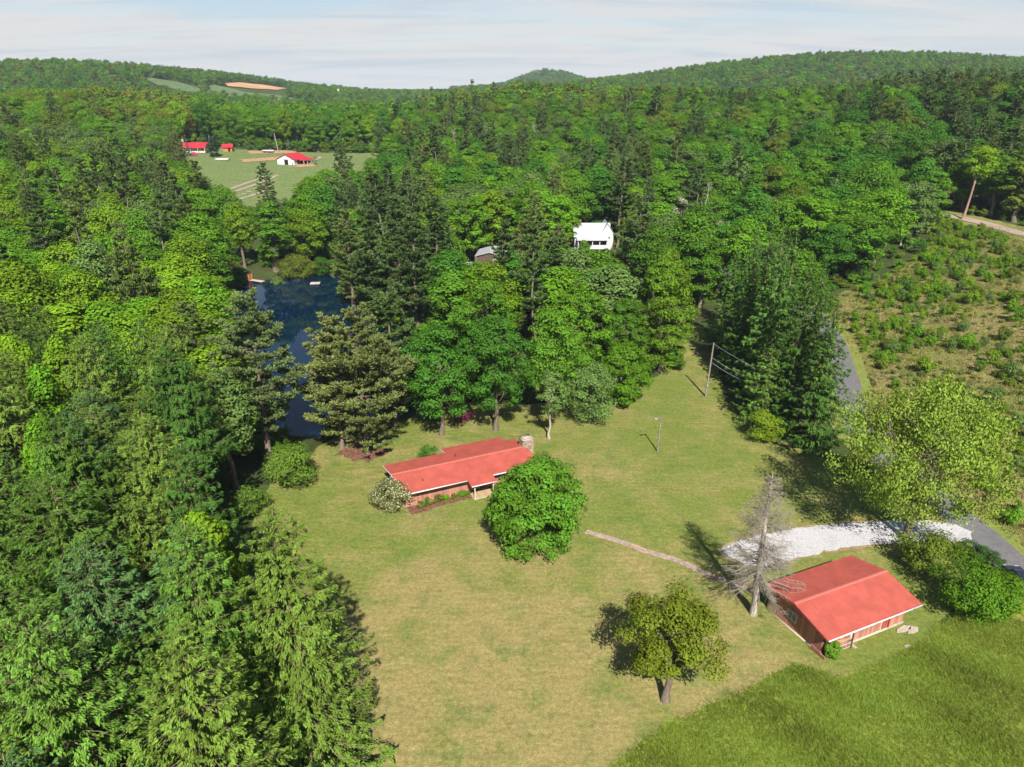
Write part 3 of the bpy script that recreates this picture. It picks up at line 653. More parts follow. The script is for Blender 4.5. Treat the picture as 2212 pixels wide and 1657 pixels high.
def build_woods():
    cand = []
    s = 7.8
    xs, ys = np.meshgrid(np.arange(-430, 430, s), np.arange(56, 640, s)); xs = (xs + wrng.uniform(-.42, .42, xs.shape)*s).ravel(); ys = (ys + wrng.uniform(-.42, .42, ys.shape)*s).ravel()
    keep = (np.abs(xs) < 0.80*ys + 34) & (ys > 56)
    for poly, mg in ((LAWN, 2.5), (MEADOW, 2), (BRUSH, 0.5), (PASTURE, 3.0), (POND, 2.2)):
        keep &= ~in_poly(xs, ys, poly) & (seg_dist(xs, ys, poly, True) > mg)
    keep &= seg_dist(xs, ys, ROAD) > 5.0
    keep &= seg_dist(xs, ys, UP) > 7.0
    keep &= ~((ys < 130) & (xs > 20)) & ~((xs > 20) & (xs < 50) & (ys < 150))
    keep &= ~in_poly(xs, ys, SPRUCE_STAND)
    for (a, b, c) in [(21,187,9),(0,186,5),(-6,178,7.5),(-12,180,5),(-11,199,4.5),(-150,392,16),(-126,392,7),(-68,181,4)]: keep &= (xs-a)**2+(ys-b)**2 > c*c
    keep &= ~((ys > 420) & (wrng.random(len(xs)) < 0.35))
    xs, ys = xs[keep], ys[keep]; zs = height(xs, ys)
    for x, y, z in zip(xs, ys, zs):
        if not clear_of(x, y, 2.2): continue
        u, v, d = project(x, y, z+11)
        p, tones = zone(u, v)
        pn = wrng.random() < p*(.5 if y > 420 else 1)
        edge = float(seg_dist(np.array([x]), np.array([y]), PASTURE, True)[0]) < 14 and y > 385
        H = wrng.uniform(18, 26) if pn else wrng.uniform(13, 19.5)
        if edge: H *= 1.15
        R = (wrng.uniform(3.6, 5.2) if pn else wrng.uniform(5.4, 8.2))*(1.12 if y > 420 else 1)
        lim = np.interp(u, SKY[:, 0], SKY[:, 1]) + wrng.normal(0, 4)
        vt = project(x, y, z+H)[1]
        if vt < lim:
            hh = H
            while hh > 4 and project(x, y, z+hh)[1] < lim: hh *= 0.95
            if hh < 9.5: continue
            R *= max(0.75, hh/H); H = hh
        bad = False
        for poly, pd in OPEN:
            if y > pd: continue
            for zz, rr in ((H, 0), (H*.85, -.6), (H*.85, .6), (H*.55, -1), (H*.55, 1), (H*.55, 0), (H*.3, 0), (H*.3, .8), (H*.3, -.8)):
                a, b, _ = project(x+rr*R, y, z+zz)
                if ipoly(a, b, poly): bad = True; break
            if bad:
                break
        if bad: continue
        inview = -60 < u < 2272
        cand.append(dict(x=x, y=y, z=z, H=H, R=R, pine=pn, u=u, v=v, d=d, size=H*R/d/d, inview=inview, tone=(('dark pine green' if wrng.random() < .62 else 'dull pine green') if pn else tones[wrng.integers(0, len(tones))])))
    return cand

LANDMARKS = [('pond', -40, 140), ('white farmhouse', 21, 187), ('grey-roofed cabin', -5, 178), ('red shed', -11, 200), ('white barn', -102, 350), ('crimson-roofed farmhouse', -152, 392), ('upper gravel road', 122, 195),
 ('bend in the lane', 57, 168), ('right spruces', 40, 108), ('left spruces', -45, 60), ('timber jetty', -69, 183), ('swimming raft', -50, 185), ('pasture corner', -108, 266), ('brushy hillside', 100, 150), ('ranch house', -4, 80), ('wooded ridge crest', 20, 520), ('far right hillcrest', 200, 320), ('left wooded rise', -230, 380)]
def label_trees(trees):
    for t in trees:
        best = min(LANDMARKS, key=lambda L: math.hypot(L[1]-t['x'], L[2]-t['y'])); dx, dy = t['x']-best[1], t['y']-best[2]
        t['lm'] = best[0]; dist = math.hypot(dx, dy)
        rel = ('left of' if dx < 0 else 'right of') if abs(dx) > abs(dy) else ('behind' if dy > 0 else 'in front of')
        dw = 'just ' if dist < 18 else ('' if dist < 45 else ('well ' if dist < 80 else 'far '))
        sz = ('tall' if t['H'] > 22 else 'medium-height' if t['H'] > 20 else 'short') if t['pine'] else ('tall' if t['H'] > 18.5 else 'medium-height' if t['H'] > 15.5 else 'low')
        wd = ('broad' if t['R'] > (4.6 if t['pine'] else 5.2) else 'narrow' if t['R'] < (4.1 if t['pine'] else 4.5) else '')
        t['base'] = ' '.join(w for w in (sz, wd, t['tone'], 'pine' if t['pine'] else 'leafy tree', dw+rel, 'the', best[0]) if w).replace('  ', ' ')
    groups = {}
    for t in trees: groups.setdefault(t['base'], []).append(t)
    for b, g in groups.items():
        if len(g) == 1: g[0]['label'] = b; continue
        g.sort(key=lambda t: t['u'])
        names = {2: ['left one', 'right one'], 3: ['leftmost', 'middle one', 'rightmost']}.get(len(g)) or (['leftmost'] + [w+' leftmost' for w in ('second', 'third', 'fourth', 'fifth', 'sixth', 'seventh', 'eighth', 'ninth', 'tenth')][:len(g)-2] + ['rightmost'])
        for i, t in enumerate(g): 
            t['label'] = b + (', ' + names[i] if i < len(names) else '')
            if len(t['label'].replace('-', ' ').split()) > 16: t['label'] = t['label'].replace('medium-height ', '').replace('leafy tree', 'tree')

def place_woods():
    cand = build_woods(); print('wood trees', len(cand))
    br = sorted([c for c in cand if not c['pine'] and c['inview']], key=lambda c: -c['size'])[:210]
    pi = sorted([c for c in cand if c['pine'] and c['inview']], key=lambda c: -c['size'])[:130]
    single = {id(c) for c in br+pi}; label_trees(br+pi)
    items = []
    for c in cand:
        key = 'pine' if c['pine'] else 'broad'; k = int(wrng.integers(0, len(PROTO[key]))); p = PROTO[key][k]; rz = float(wrng.uniform(0, 6.28))
        sx, sz = c['R']/p['R'], c['H']/p['H']
        if id(c) in single:
            o = make_tree('pine_tree' if c['pine'] else 'broadleaf_tree', (p['mw'], p['mc']), (None, None), (c['x'], c['y'], c['z']-0.1), TONES[c['tone']], rz, (sx, sx, sz))
            o.rotation_euler = (wrng.normal(0, .03), wrng.normal(0, .03), rz)
            tag(o, c['label'], 'pine' if c['pine'] else 'tree', 'pines of the wood, around the %s' % c['lm'] if c['pine'] else 'broadleaf trees of the wood, around the %s' % c['lm'])
        else:
            if c['y'] > 430: key, k = ('fpine' if c['pine'] else 'fbroad'), k % (3 if c['pine'] else 5); p = PROTO[key][k]; sx, sz = c['R']/p['R'], c['H']/p['H']
            items.append((key, k, c['tone'], (c['x'], c['y'], c['z']-.2), sx, sz, rz))
    scatter('far_wood', items, 'dense mixed wood filling the middle distance up to the ridge', 'wood')
    # understorey along the edges
    und = []
    xs = wrng.uniform(-130, 160, 5200); ys = wrng.uniform(84, 330, 5200)
    ok = ~in_poly(xs, ys, LAWN) & ~in_poly(xs, ys, BRUSH) & ~in_poly(xs, ys, PASTURE) & ~in_poly(xs, ys, POND) & (seg_dist(xs, ys, ROAD) > 3.5) & (seg_dist(xs, ys, UP) > 5) & (seg_dist(xs, ys, POND, True) > 0.8)
    ok &= ~((xs > 28) & (xs < 50) & (ys < 150)); ok &= ~((xs > 40) & (ys < 100))
    for (a, b, c) in [(21,187,9),(-6,176,9),(-11,196,7)]: ok &= (xs-a)**2+(ys-b)**2 > c*c
    tn = ['fresh green', 'mid green', 'olive green', 'bright yellow-green', 'grey-green', 'deep green']
    for x, y in zip(xs[ok], ys[ok]):
        z = h1(x, y); H = wrng.uniform(1.2, 3.6); R = wrng.uniform(1.0, 2.2); bad = False
        for poly, pd in OPEN:
            if y < pd and ipoly(*project(x, y, z+H)[:2], poly): bad = True; break
        if bad: continue
        k = int(wrng.integers(0, 5)); und.append(('fbroad', k, tn[wrng.integers(0, 6)], (x, y, z-.25*H), R/5.2, H*1.2/15, wrng.uniform(0, 6.28)))
    for i in range(420):                                                  # bushy skirt of the wood behind the pasture
        x, y = wrng.uniform(-185, -30), wrng.uniform(384, 432)
        if in_poly(np.array([x]), np.array([y]), PASTURE)[0] or math.hypot(x+150, y-392) < 13 or math.hypot(x+126, y-392) < 6: continue
        H = wrng.uniform(3, 7.5); und.append(('fbroad', int(wrng.integers(0, 5)), tn[wrng.integers(0, 6)], (x, y, h1(x, y)-.2*H), wrng.uniform(.4, .75), H*1.2/15, wrng.uniform(0, 6.28)))
    scatter('undergrowth', und, 'low leafy undergrowth on the floor of the wood', 'undergrowth')
    return cand

def place_hills():
    """tree cover of the far hills, left open where meadows and the ploughed field lie"""
    items = []; r = np.random.default_rng(9)
    s = 9.5
    def cover(x0, x1, y0, y1, s, skip):
        xs, ys = np.meshgrid(np.arange(x0, x1, s), np.arange(y0, y1, s)); xs = (xs + r.uniform(-.45, .45, xs.shape)*s).ravel(); ys = (ys + r.uniform(-.45, .45, ys.shape)*s).ravel()
        k = np.abs(xs) < 0.80*ys + 30; xs, ys = xs[k], ys[k]
        zs = height(xs, ys)
        for x, y, z in zip(xs, ys, zs):
            if any(in_poly(np.array([x]), np.array([y]), p)[0] for p in skip): continue
            u, v, d = project(x, y, z+12)
            if not (-150 < u < 2362): continue
            pn = r.random() < 0.15; key = 'fpine' if pn else 'fbroad'
            H = r.uniform(10, 16); R = r.uniform(4.4, 6.6)*s/9.5
            tone = 'dark pine green' if pn else ['mid green', 'deep green', 'mid green', 'olive green', 'fresh green', 'grey-green'][r.integers(0, 6)]
            p = PROTO[key][0]; items.append((key, int(r.integers(0, len(PROTO[key]))), tone, (x, y, z-1.0), R/p['R'], H/p['H'], r.uniform(0, 6.28)))
    cover(-1000, -120, 640, 1020, 10.0, HILL_OPEN); cover(-800, 150, 1020, 1500, 13.0, HILL_OPEN); cover(-120, 1100, 640, 1250, 10.5, HILL_OPEN)
    cover(-150, 400, 1900, 2320, 14.0, [])
    scatter('hill_forest', items, 'continuous forest covering the distant hills', 'forest')
# ------------------------------------------------------------------ far fields
hm = far_sheet('hill_meadow', [(283,151),(300,149),(335,161),(385,178),(430,192),(452,204),(400,200),(345,186),(300,168)], M_HILLM, 'pale green meadow running down the left hill between woods', 'meadow')
vm = far_sheet('valley_meadow', [(455,183),(480,188),(530,201),(600,207),(640,214),(700,221),(690,227),(600,222),(520,214),(450,206)], M_HILLM, 'blue green valley meadow below the ploughed field', 'meadow')
pf = far_sheet('ploughed_field', [(484,181),(560,183),(650,185),(642,196),(600,195),(540,192),(492,187)], M_PLOUGH, 'tan ploughed field below the far left wood', 'field')
def outline(o, grow=1.0):
    V = np.array([v.co[:2] for v in o.data.vertices]); c = V.mean(0)
    from mathutils.geometry import convex_hull_2d
    k = convex_hull_2d([tuple(p) for p in V]); return [tuple(c+(V[i]-c)*grow) for i in k]
HILL_OPEN = [outline(hm, 1.02), outline(vm), outline(pf, 1.03)]
def tri_front(o, k):                                                     # ground between a field and the viewer, so hedges do not hide it
    P = outline(o); return [tuple(np.array(p)*k) for p in P]
HILL_OPEN += [tri_front(pf, k) for k in (.97, .94, .91, .88)] + [tri_front(vm, k) for k in (.97, .94)] + [tri_front(hm, k) for k in (.97, .94)]

# ------------------------------------------------------------------ building helpers
def box_mesh(name, mat, x0, x1, y0, y1, z0, z1):
    V = [(x, y, z) for z in (z0, z1) for y in (y0, y1) for x in (x0, x1)]
    Q = [(0,2,3,1),(4,5,7,6),(0,1,5,4),(2,6,7,3),(0,4,6,2),(1,3,7,5)]
    return np_mesh(name, V, [np.array(Q)], mat)
def box(name, parent, mat, x0, x1, y0, y1, z0, z1): return link(name, box_mesh(name, mat, x0, x1, y0, y1, z0, z1), parent)
UNIT = {}
def piece(name, parent, mat, c, s, rot=(0, 0, 0)):
    """one small block out of a shared, slightly chamfered mesh"""
    if mat.name not in UNIT:
        bm = bmesh.new(); bmesh.ops.create_cube(bm, size=1.0)
        me = bpy.data.meshes.new('block_'+mat.name); bm.to_mesh(me); bm.free(); me.materials.append(mat); UNIT[mat.name] = me
    o = link(name, UNIT[mat.name], parent, c); o.scale = s; o.rotation_euler = rot
    return o
def slab(name, parent, mat, poly, zf, th):
    n = len(poly); V = [(x, y, zf(x, y)) for x, y in poly] + [(x, y, zf(x, y)-th) for x, y in poly]
    bm = bmesh.new(); vs = [bm.verts.new(v) for v in V]
    bm.faces.new(vs[:n]); bm.faces.new(vs[n:][::-1])
    for i in range(n): bm.faces.new((vs[i], vs[n+i], vs[n+(i+1) % n], vs[(i+1) % n]))
    bmesh.ops.recalc_face_normals(bm, faces=bm.faces)
    me = bpy.data.meshes.new(name); bm.to_mesh(me); bm.free(); me.materials.append(mat)
    return link(name, me, parent)
def gable_wall(name, parent, mat, x0, x1, y0, y1, zt, zr, along='x', t=0.12, z0=0.0):
    """solid body with pitched top; ridge runs along the given axis"""
    if along == 'x': sec = [(y0, z0), (y1, z0), (y1, zt), ((y0+y1)/2, zr), (y0, zt)]; mk = lambda a, s: (a, s[0], s[1]); A = (x0, x1)
    else: sec = [(x0, z0), (x1, z0), (x1, zt), ((x0+x1)/2, zr), (x0, zt)]; mk = lambda a, s: (s[0], a, s[1]); A = (y0, y1)
    bm = bmesh.new(); F = [[bm.verts.new(mk(a, s)) for s in sec] for a in A]
    bm.faces.new(F[0]); bm.faces.new(F[1][::-1])
    for i in range(5): bm.faces.new((F[0][i], F[1][i], F[1][(i+1) % 5], F[0][(i+1) % 5]))
    bmesh.ops.recalc_face_normals(bm, faces=bm.faces)
    me = bpy.data.meshes.new(name); bm.to_mesh(me); bm.free(); me.materials.append(mat)
    return link(name, me, parent)
def cyl_mesh(name, mat, r, h, n=10, r2=None):
    g = Geo(); g.tube([(0, 0, 0), (0, 0, h)], [r, r if r2 is None else r2], n)
    V, Q, t, m = g.arr(); V = np.vstack([V, [(0, 0, 0), (0, 0, h)]]); k = len(V)
    T = [(k-2, (i+1) % n, i) for i in range(n)] + [(k-1, n+i, n+(i+1) % n) for i in range(n)]
    return np_mesh(name, V, [Q, np.array(T)], mat)
def window(parent, mats, c, w, h, face='y', name='window', mull=True):
    """framed pane standing a little proud of a wall; face: axis of the wall normal (towards minus)"""
    f, p = mats; r = empty(name, c); r.parent = parent
    if face == 'x': r.rotation_euler = (0, 0, -math.pi/2)
    piece('pane', r, p, (0, -.02, 0), (w, .03, h))
    for s in (-1, 1):
        piece('frame', r, f, (s*(w/2+.03), -.03, 0), (.08, .07, h+.16)); piece('frame', r, f, (0, -.03, s*(h/2+.04)), (w-.02, .068, .08))
    if mull: piece('frame', r, f, (0, -.042, 0), (.04, .03, h-.01))
    return r

def mat_roof(name, col, sheen=0.42, seams=0.0):
    m, nt, b, o = new_mat(name); co = node(nt, 'ShaderNodeTexCoord').outputs['Object']
    f = noise(nt, 0.8, 5, 0.6, co); g = noise(nt, 14, 4, 0.7, co)
    c = mixc_(nt, mrange(nt, f, 0.3, 0.7), tuple(k*0.83 for k in col), tuple(min(1, k*1.08) for k in col))
    c = mixc_(nt, mrange(nt, g, 0.45, 0.75, 0, 0.35), c, tuple(k*0.82 for k in col))
    st = noise(nt, 1.0, 5, 0.65, node(nt, 'ShaderNodeMapping', {'Vector': co, 'Scale': (2.2, 0.22, 0.3)}).outputs[0])
    c = mixc_(nt, mrange(nt, st, 0.48, 0.78, 0, 0.45), c, tuple(k*0.66 for k in col))
    ln = node(nt, 'ShaderNodeTexWave', {'Vector': co, 'Scale': 1.05, 'Distortion': 0.15, 'Detail': 2.0}, wave_type='BANDS', bands_direction='Y').outputs['Fac']
    c = mixc_(nt, mrange(nt, ln, 0.0, 0.14, 0.22, 0.0), c, tuple(k*0.6 for k in col))
    nt.links.new(c, b.inputs['Base Color']); b.inputs['Roughness'].default_value = sheen; b.inputs['Specular IOR Level'].default_value = 0.25
    bump(nt, b, g, 0.25, 0.02)
    return m
RED = mat_roof('red_roofing', (0.385, 0.082, 0.060), 0.8)
REDC = mat_plain('red_ridge_cap', (0.45, 0.13, 0.10), 0.6, 0.3, var=0.06)
FRED = mat_roof('crimson_metal_roofing', (0.48, 0.028, 0.045), 0.5)
SIDING = mat_plain('red_brown_siding', (0.40, 0.185, 0.13), 0.85, 0.15, var=0.16, scale=4.0, objvar=0.20)
CORE = mat_plain('wall_core', (0.20, 0.085, 0.06), 0.9, 0.1)
WHITE = mat_plain('white_paint', (0.62, 0.61, 0.60), 0.6, 0.3, var=0.05)
TRIM = mat_plain('cream_trim', (0.62, 0.52, 0.42), 0.7, 0.2, var=0.08)
SOFF = mat_plain('dark_soffit', (0.06, 0.045, 0.04), 0.9, 0.1)
GLASS = mat_plain('window_glass', (0.05, 0.07, 0.085), 0.08, 0.6, var=0.1)
DECK = mat_plain('weathered_deck_plank', (0.45, 0.33, 0.19), 0.8, 0.2, var=0.15, objvar=0.12)
CONC = mat_plain('concrete', (0.38, 0.33, 0.27), 0.9, 0.15, var=0.12)
STONE = mat_plain('field_stone', (0.34, 0.26, 0.19), 0.9, 0.15, var=0.2, scale=2.0, objvar=0.38)
MORT = mat_plain('mortar', (0.22, 0.18, 0.15), 0.95, 0.1)
FLAG = mat_plain('flagstone', (0.30, 0.245, 0.21), 0.9, 0.15, var=0.15, scale=3, objvar=0.2)
METAL = mat_plain('galvanised_metal', (0.52, 0.53, 0.55), 0.4, 0.5, 0.6, var=0.08)
GREYROOF = mat_roof('grey_metal_roofing', (0.36, 0.37, 0.39), 0.45)
WROOF = mat_roof('white_metal_roofing', (0.44, 0.45, 0.48), 0.45)
BROWN = mat_plain('dark_brown_boards', (0.11, 0.075, 0.06), 0.9, 0.1, var=0.2)
BARNRED = mat_plain('barn_red_boards', (0.34, 0.075, 0.055), 0.85, 0.15, var=0.2, objvar=0.15)
POLE = mat_bark('weathered_pole', (0.25, 0.22, 0.19))
DARK = mat_plain('dark_opening', (0.012, 0.011, 0.011), 0.9, 0.1)
LOGEND = mat_plain('split_firewood', (0.40, 0.19, 0.11), 0.9, 0.1, var=0.3, objvar=0.35)

# ------------------------------------------------------------------ ranch house
HA = RAD(24.5); HO = np.array((-12.9, 72.0)); he1 = np.array((math.cos(HA), math.sin(HA))); he2 = np.array((-math.sin(HA), math.cos(HA)))
def hw(x, y): return tuple(HO + he1*x + he2*y)
HZ = h1(*hw(9, 4)) - 0.05
def ranch_house():
    r = empty('ranch_house', (HO[0], HO[1], HZ), HA); tag(r, 'long low ranch house with red gable roof and pink-brown board siding', 'house')
    E, RZ, D = 2.5, 3.22, 7.8; sl = (RZ-E)/(D/2)
    zf = lambda x, y: E + y*sl; zb = lambda x, y: RZ - (y-D/2)*sl
    rf = slab('roof', r, RED, [(0,0),(8.3,0),(8.3,-1.2),(11.6,-1.2),(11.6,0),(18.0,0),(18.0,D/2),(0,D/2)], zf, .15)
    rb = slab('roof', r, RED, [(0,D/2+.001),(18.0,D/2+.001),(18.0,D),(16.7,D),(16.7,9.6),(8.2,9.6),(8.2,D),(0,D)], zb, .15)
    slab('ridge_cap', rf, REDC, [(-.02,D/2-.17),(18.02,D/2-.17),(18.02,D/2-.01),(-.02,D/2-.01)], lambda x, y: zf(x, y)+.045, .04)
    slab('ridge_cap', rb, REDC, [(-.02,D/2),(18.02,D/2),(18.02,D/2+.16),(-.02,D/2+.16)], lambda x, y: zb(x, y)+.045, .04)
    for (a, b, y) in ((0,8.25,0),(8.35,11.55,-1.2),(11.65,18,0)):
        z = zf(0, y); box('gutter', r, WHITE, a, b, y-.13, y-.004, z-.13, z-.02)
    for (x, y0, y1) in ((8.3,-1.2,-.14),(11.6,-1.2,-.14)):
        pass
    slab('fascia', r, WHITE, [(-.05,0),(-.004,0),(-.004,D/2),(-.05,D/2)], lambda x, y: zf(x, y)-.01, .17)
    slab('fascia', r, WHITE, [(-.05,D/2),(-.004,D/2),(-.004,D),(-.05,D)], lambda x, y: zb(x, y)-.01, .17)
    slab('fascia', r, WHITE, [(8.145,D+.02),(8.195,D+.02),(8.195,9.6),(8.145,9.6)], lambda x, y: zb(x, y)-.01, .17)
    for (x, y) in ((3.2,1.6),(8.8,5.6)): link('vent_pipe', cyl_mesh('vent_pipe', SOFF, .06, .35), r, (x, y, (zf(x, y) if y < 3.9 else zb(x, y))-.05))
    w = box('wall', r, CORE, .75, 17.2, 1.05, 6.9, 0, 2.44); gable_wall('gable', w, CORE, .76, 17.19, 1.06, 6.74, 2.46, 3.0, 'x', z0=2.3)
    ext = box('wall', r, CORE, 8.9, 16.2, 7.0, 9.0, 0, 2.0)
    fnd = box('foundation', r, CONC, .70, 17.25, .98, 7.06, -.2, .14)
    x = .78; k = 0
    while x < 17.0:
        wd = random.uniform(.26, .33)
        if not 8.75 < x < 11.3:
            piece('board', w, SIDING, (x+wd/2, 1.03+random.uniform(-.008, .008), 1.28), (wd-.025, .05, 2.32))
        x += wd
    y = 1.1
    while y < 6.9:
        wd = random.uniform(.26, .33); yc = y+wd/2; top = (zf(0, yc) if yc < 3.9 else zb(0, yc))-.2
        piece('board', w, SIDING, (.735, yc, .14+(top-.14)/2), (.05, wd-.025, top-.14)); y += wd
    fm = (WHITE, GLASS)
    window(r, fm, (12.5, .99, 1.72), 1.35, .62); window(r, fm, (15.0, .99, 1.72), 1.1, .62)
    # entrance: deck, posts, door
    d = box('porch', r, CONC, 8.75, 11.35, -1.0, 1.02, -.1, .20)
    for i in range(11): piece('deck_plank', d, DECK, (8.86+i*.238, 0.0, .235), (.222, 1.98, .06))
    for i in range(7): piece('entry_panel', r, DECK, (9.0+i*.36, 1.03, 1.35), (.34, .05, 2.3))
    for x in (8.85, 11.25): piece('porch_post', r, TRIM, (x, -.92, 1.18), (.11, .11, 1.94))
    dr = piece('door', r, BROWN, (10.7, .985, 1.25), (.92, .06, 2.05)); piece('threshold', r, CONC, (10.7, .93, .30), (1.1, .14, .07))
    # chimney of field stone
    ch = box('chimney', r, MORT, 17.42, 18.78, 3.55, 4.75, -.1, 4.2)
    rng = random.Random(4)
    for face in range(4):
        z = 0.0 if face in (1,) else 2.2
        while z < 4.12:
            hgt = rng.uniform(.16, .30); hgt = min(hgt, 4.19-z); q = 0.0; Lf = 1.36 if face in (0, 2) else 1.2
            while q < Lf-.05:
                wd = min(rng.uniform(.2, .42), Lf-q)
                t = rng.uniform(.06, .11)
                c = {0: (17.42+q+wd/2, 3.55-t/2+.02, 0), 2: (17.42+q+wd/2, 4.75+t/2-.02, 0), 1: (18.78+t/2-.02, 3.55+q+wd/2, 0), 3: (17.42-t/2+.02, 3.55+q+wd/2, 0)}[face]
                s = (wd-.03, t, hgt-.03) if face in (0, 2) else (t, wd-.03, hgt-.03)
                piece('stone', ch, STONE, (c[0], c[1], z+hgt/2), s); q += wd
            z += hgt
    cp = box('chimney_cap', ch, CONC, 17.30, 18.90, 3.47, 4.83, 4.21, 4.27)
    for (a, b) in ((17.5, 3.63), (18.7, 3.63), (17.5, 4.67), (18.7, 4.67)): piece('cap_post', cp, METAL, (a, b, 4.34), (.06, .06, .14))
    box('cap_lid', cp, CONC, 17.45, 18.75, 3.58, 4.72, 4.41, 4.44)
    return r
ranch_house()
sheet('flower_bed', [hw(*q) for q in ((.9,1.0),(8.7,1.0),(8.9,-.3),(7.2,-.35),(4.5,-.55),(2.2,-.9),(.9,-.8))], M_MULCH, .075, .6, 'red-brown mulch bed along the house front', 'flower bed', jag=.06, subdiv=.5)
fp = empty('flagstone_patio', (*hw(10.1, -1.9), HZ)); tag(fp, 'small grey flagstone landing below the house porch', 'patio')
rng = random.Random(8)
def stone_mesh(name, mat, seed, n=7, th=.06):
    r = random.Random(seed); ang = sorted(r.uniform(0, 6.28) for _ in range(n)); ang = [i/n*6.283+r.uniform(-.25, .25) for i in range(n)]
    P = [(math.cos(a)*r.uniform(.42, .55), math.sin(a)*r.uniform(.42, .55)) for a in ang]
    V = [(x, y, th) for x, y in P] + [(x*1.06, y*1.06, 0) for x, y in P]
    bm = bmesh.new(); vs = [bm.verts.new(v) for v in V]; bm.faces.new(vs[:n])
    for i in range(n): bm.faces.new((vs[n+i], vs[n+(i+1) % n], vs[(i+1) % n], vs[i]))
    me = bpy.data.meshes.new(name); bm.to_mesh(me); bm.free(); me.materials.append(mat); return me
FL = [stone_mesh('flag', FLAG, i) for i in range(6)]
for i in range(4):
    for j in range(4):
        o = link('flagstone', FL[(i*3+j) % 6], fp, (0, 0, .06+rng.uniform(0, .02)), rng.uniform(0, 6)); p = he1*(i-1.5)*.72+he2*(j-1.7)*.62
        o.location.x, o.location.y = p[0]+rng.uniform(-.08, .08), p[1]+rng.uniform(-.08, .08); o.scale = (.74, .68, 1)
# path of stones from the drive to the house
PATH = [gat(*q) for q in ((1268,1150),(1330,1168),(1400,1193),(1470,1215),(1530,1243),(1595,1265),(1640,1282))]
pl = np.array(smooth_line(PATH, 14)); sp = empty('stone_path', (pl[0][0], pl[0][1], 0)); tag(sp, 'narrow path of pinkish flat stones crossing the lawn', 'path')
seg = np.r_[0, np.cumsum(np.linalg.norm(np.diff(pl, axis=0), axis=1))]; s_ = 0.0
while s_ < seg[-1]:
    for side in (-.2, .2):
        x = np.interp(s_, seg, pl[:, 0]); y = np.interp(s_, seg, pl[:, 1]); x2 = np.interp(s_+.2, seg, pl[:, 0]); y2 = np.interp(s_+.2, seg, pl[:, 1])
        t = np.array((x2-x, y2-y)); t /= max(np.linalg.norm(t), 1e-6)
        if np.isnan(t).any() or np.linalg.norm(t) < .5: t = np.array((.8, -.6))
        q = np.array((x, y))+np.array((-t[1], t[0]))*(side+rng.uniform(-.06, .06))
        if rng.random() < .9:
            o = link('paving_stone', FL[rng.randrange(6)], sp, (q[0]-pl[0][0], q[1]-pl[0][1], h1(*q)+.055), rng.uniform(0, 6)); k = rng.uniform(.36, .48); o.scale = (k, k*rng.uniform(.8, 1.1), .8)
    s_ += .38
ribbon('path_bed', PATH, .75, M_SOIL, .085, 'worn earth strip under the stone path', 'path', jag=.06, step=.5)

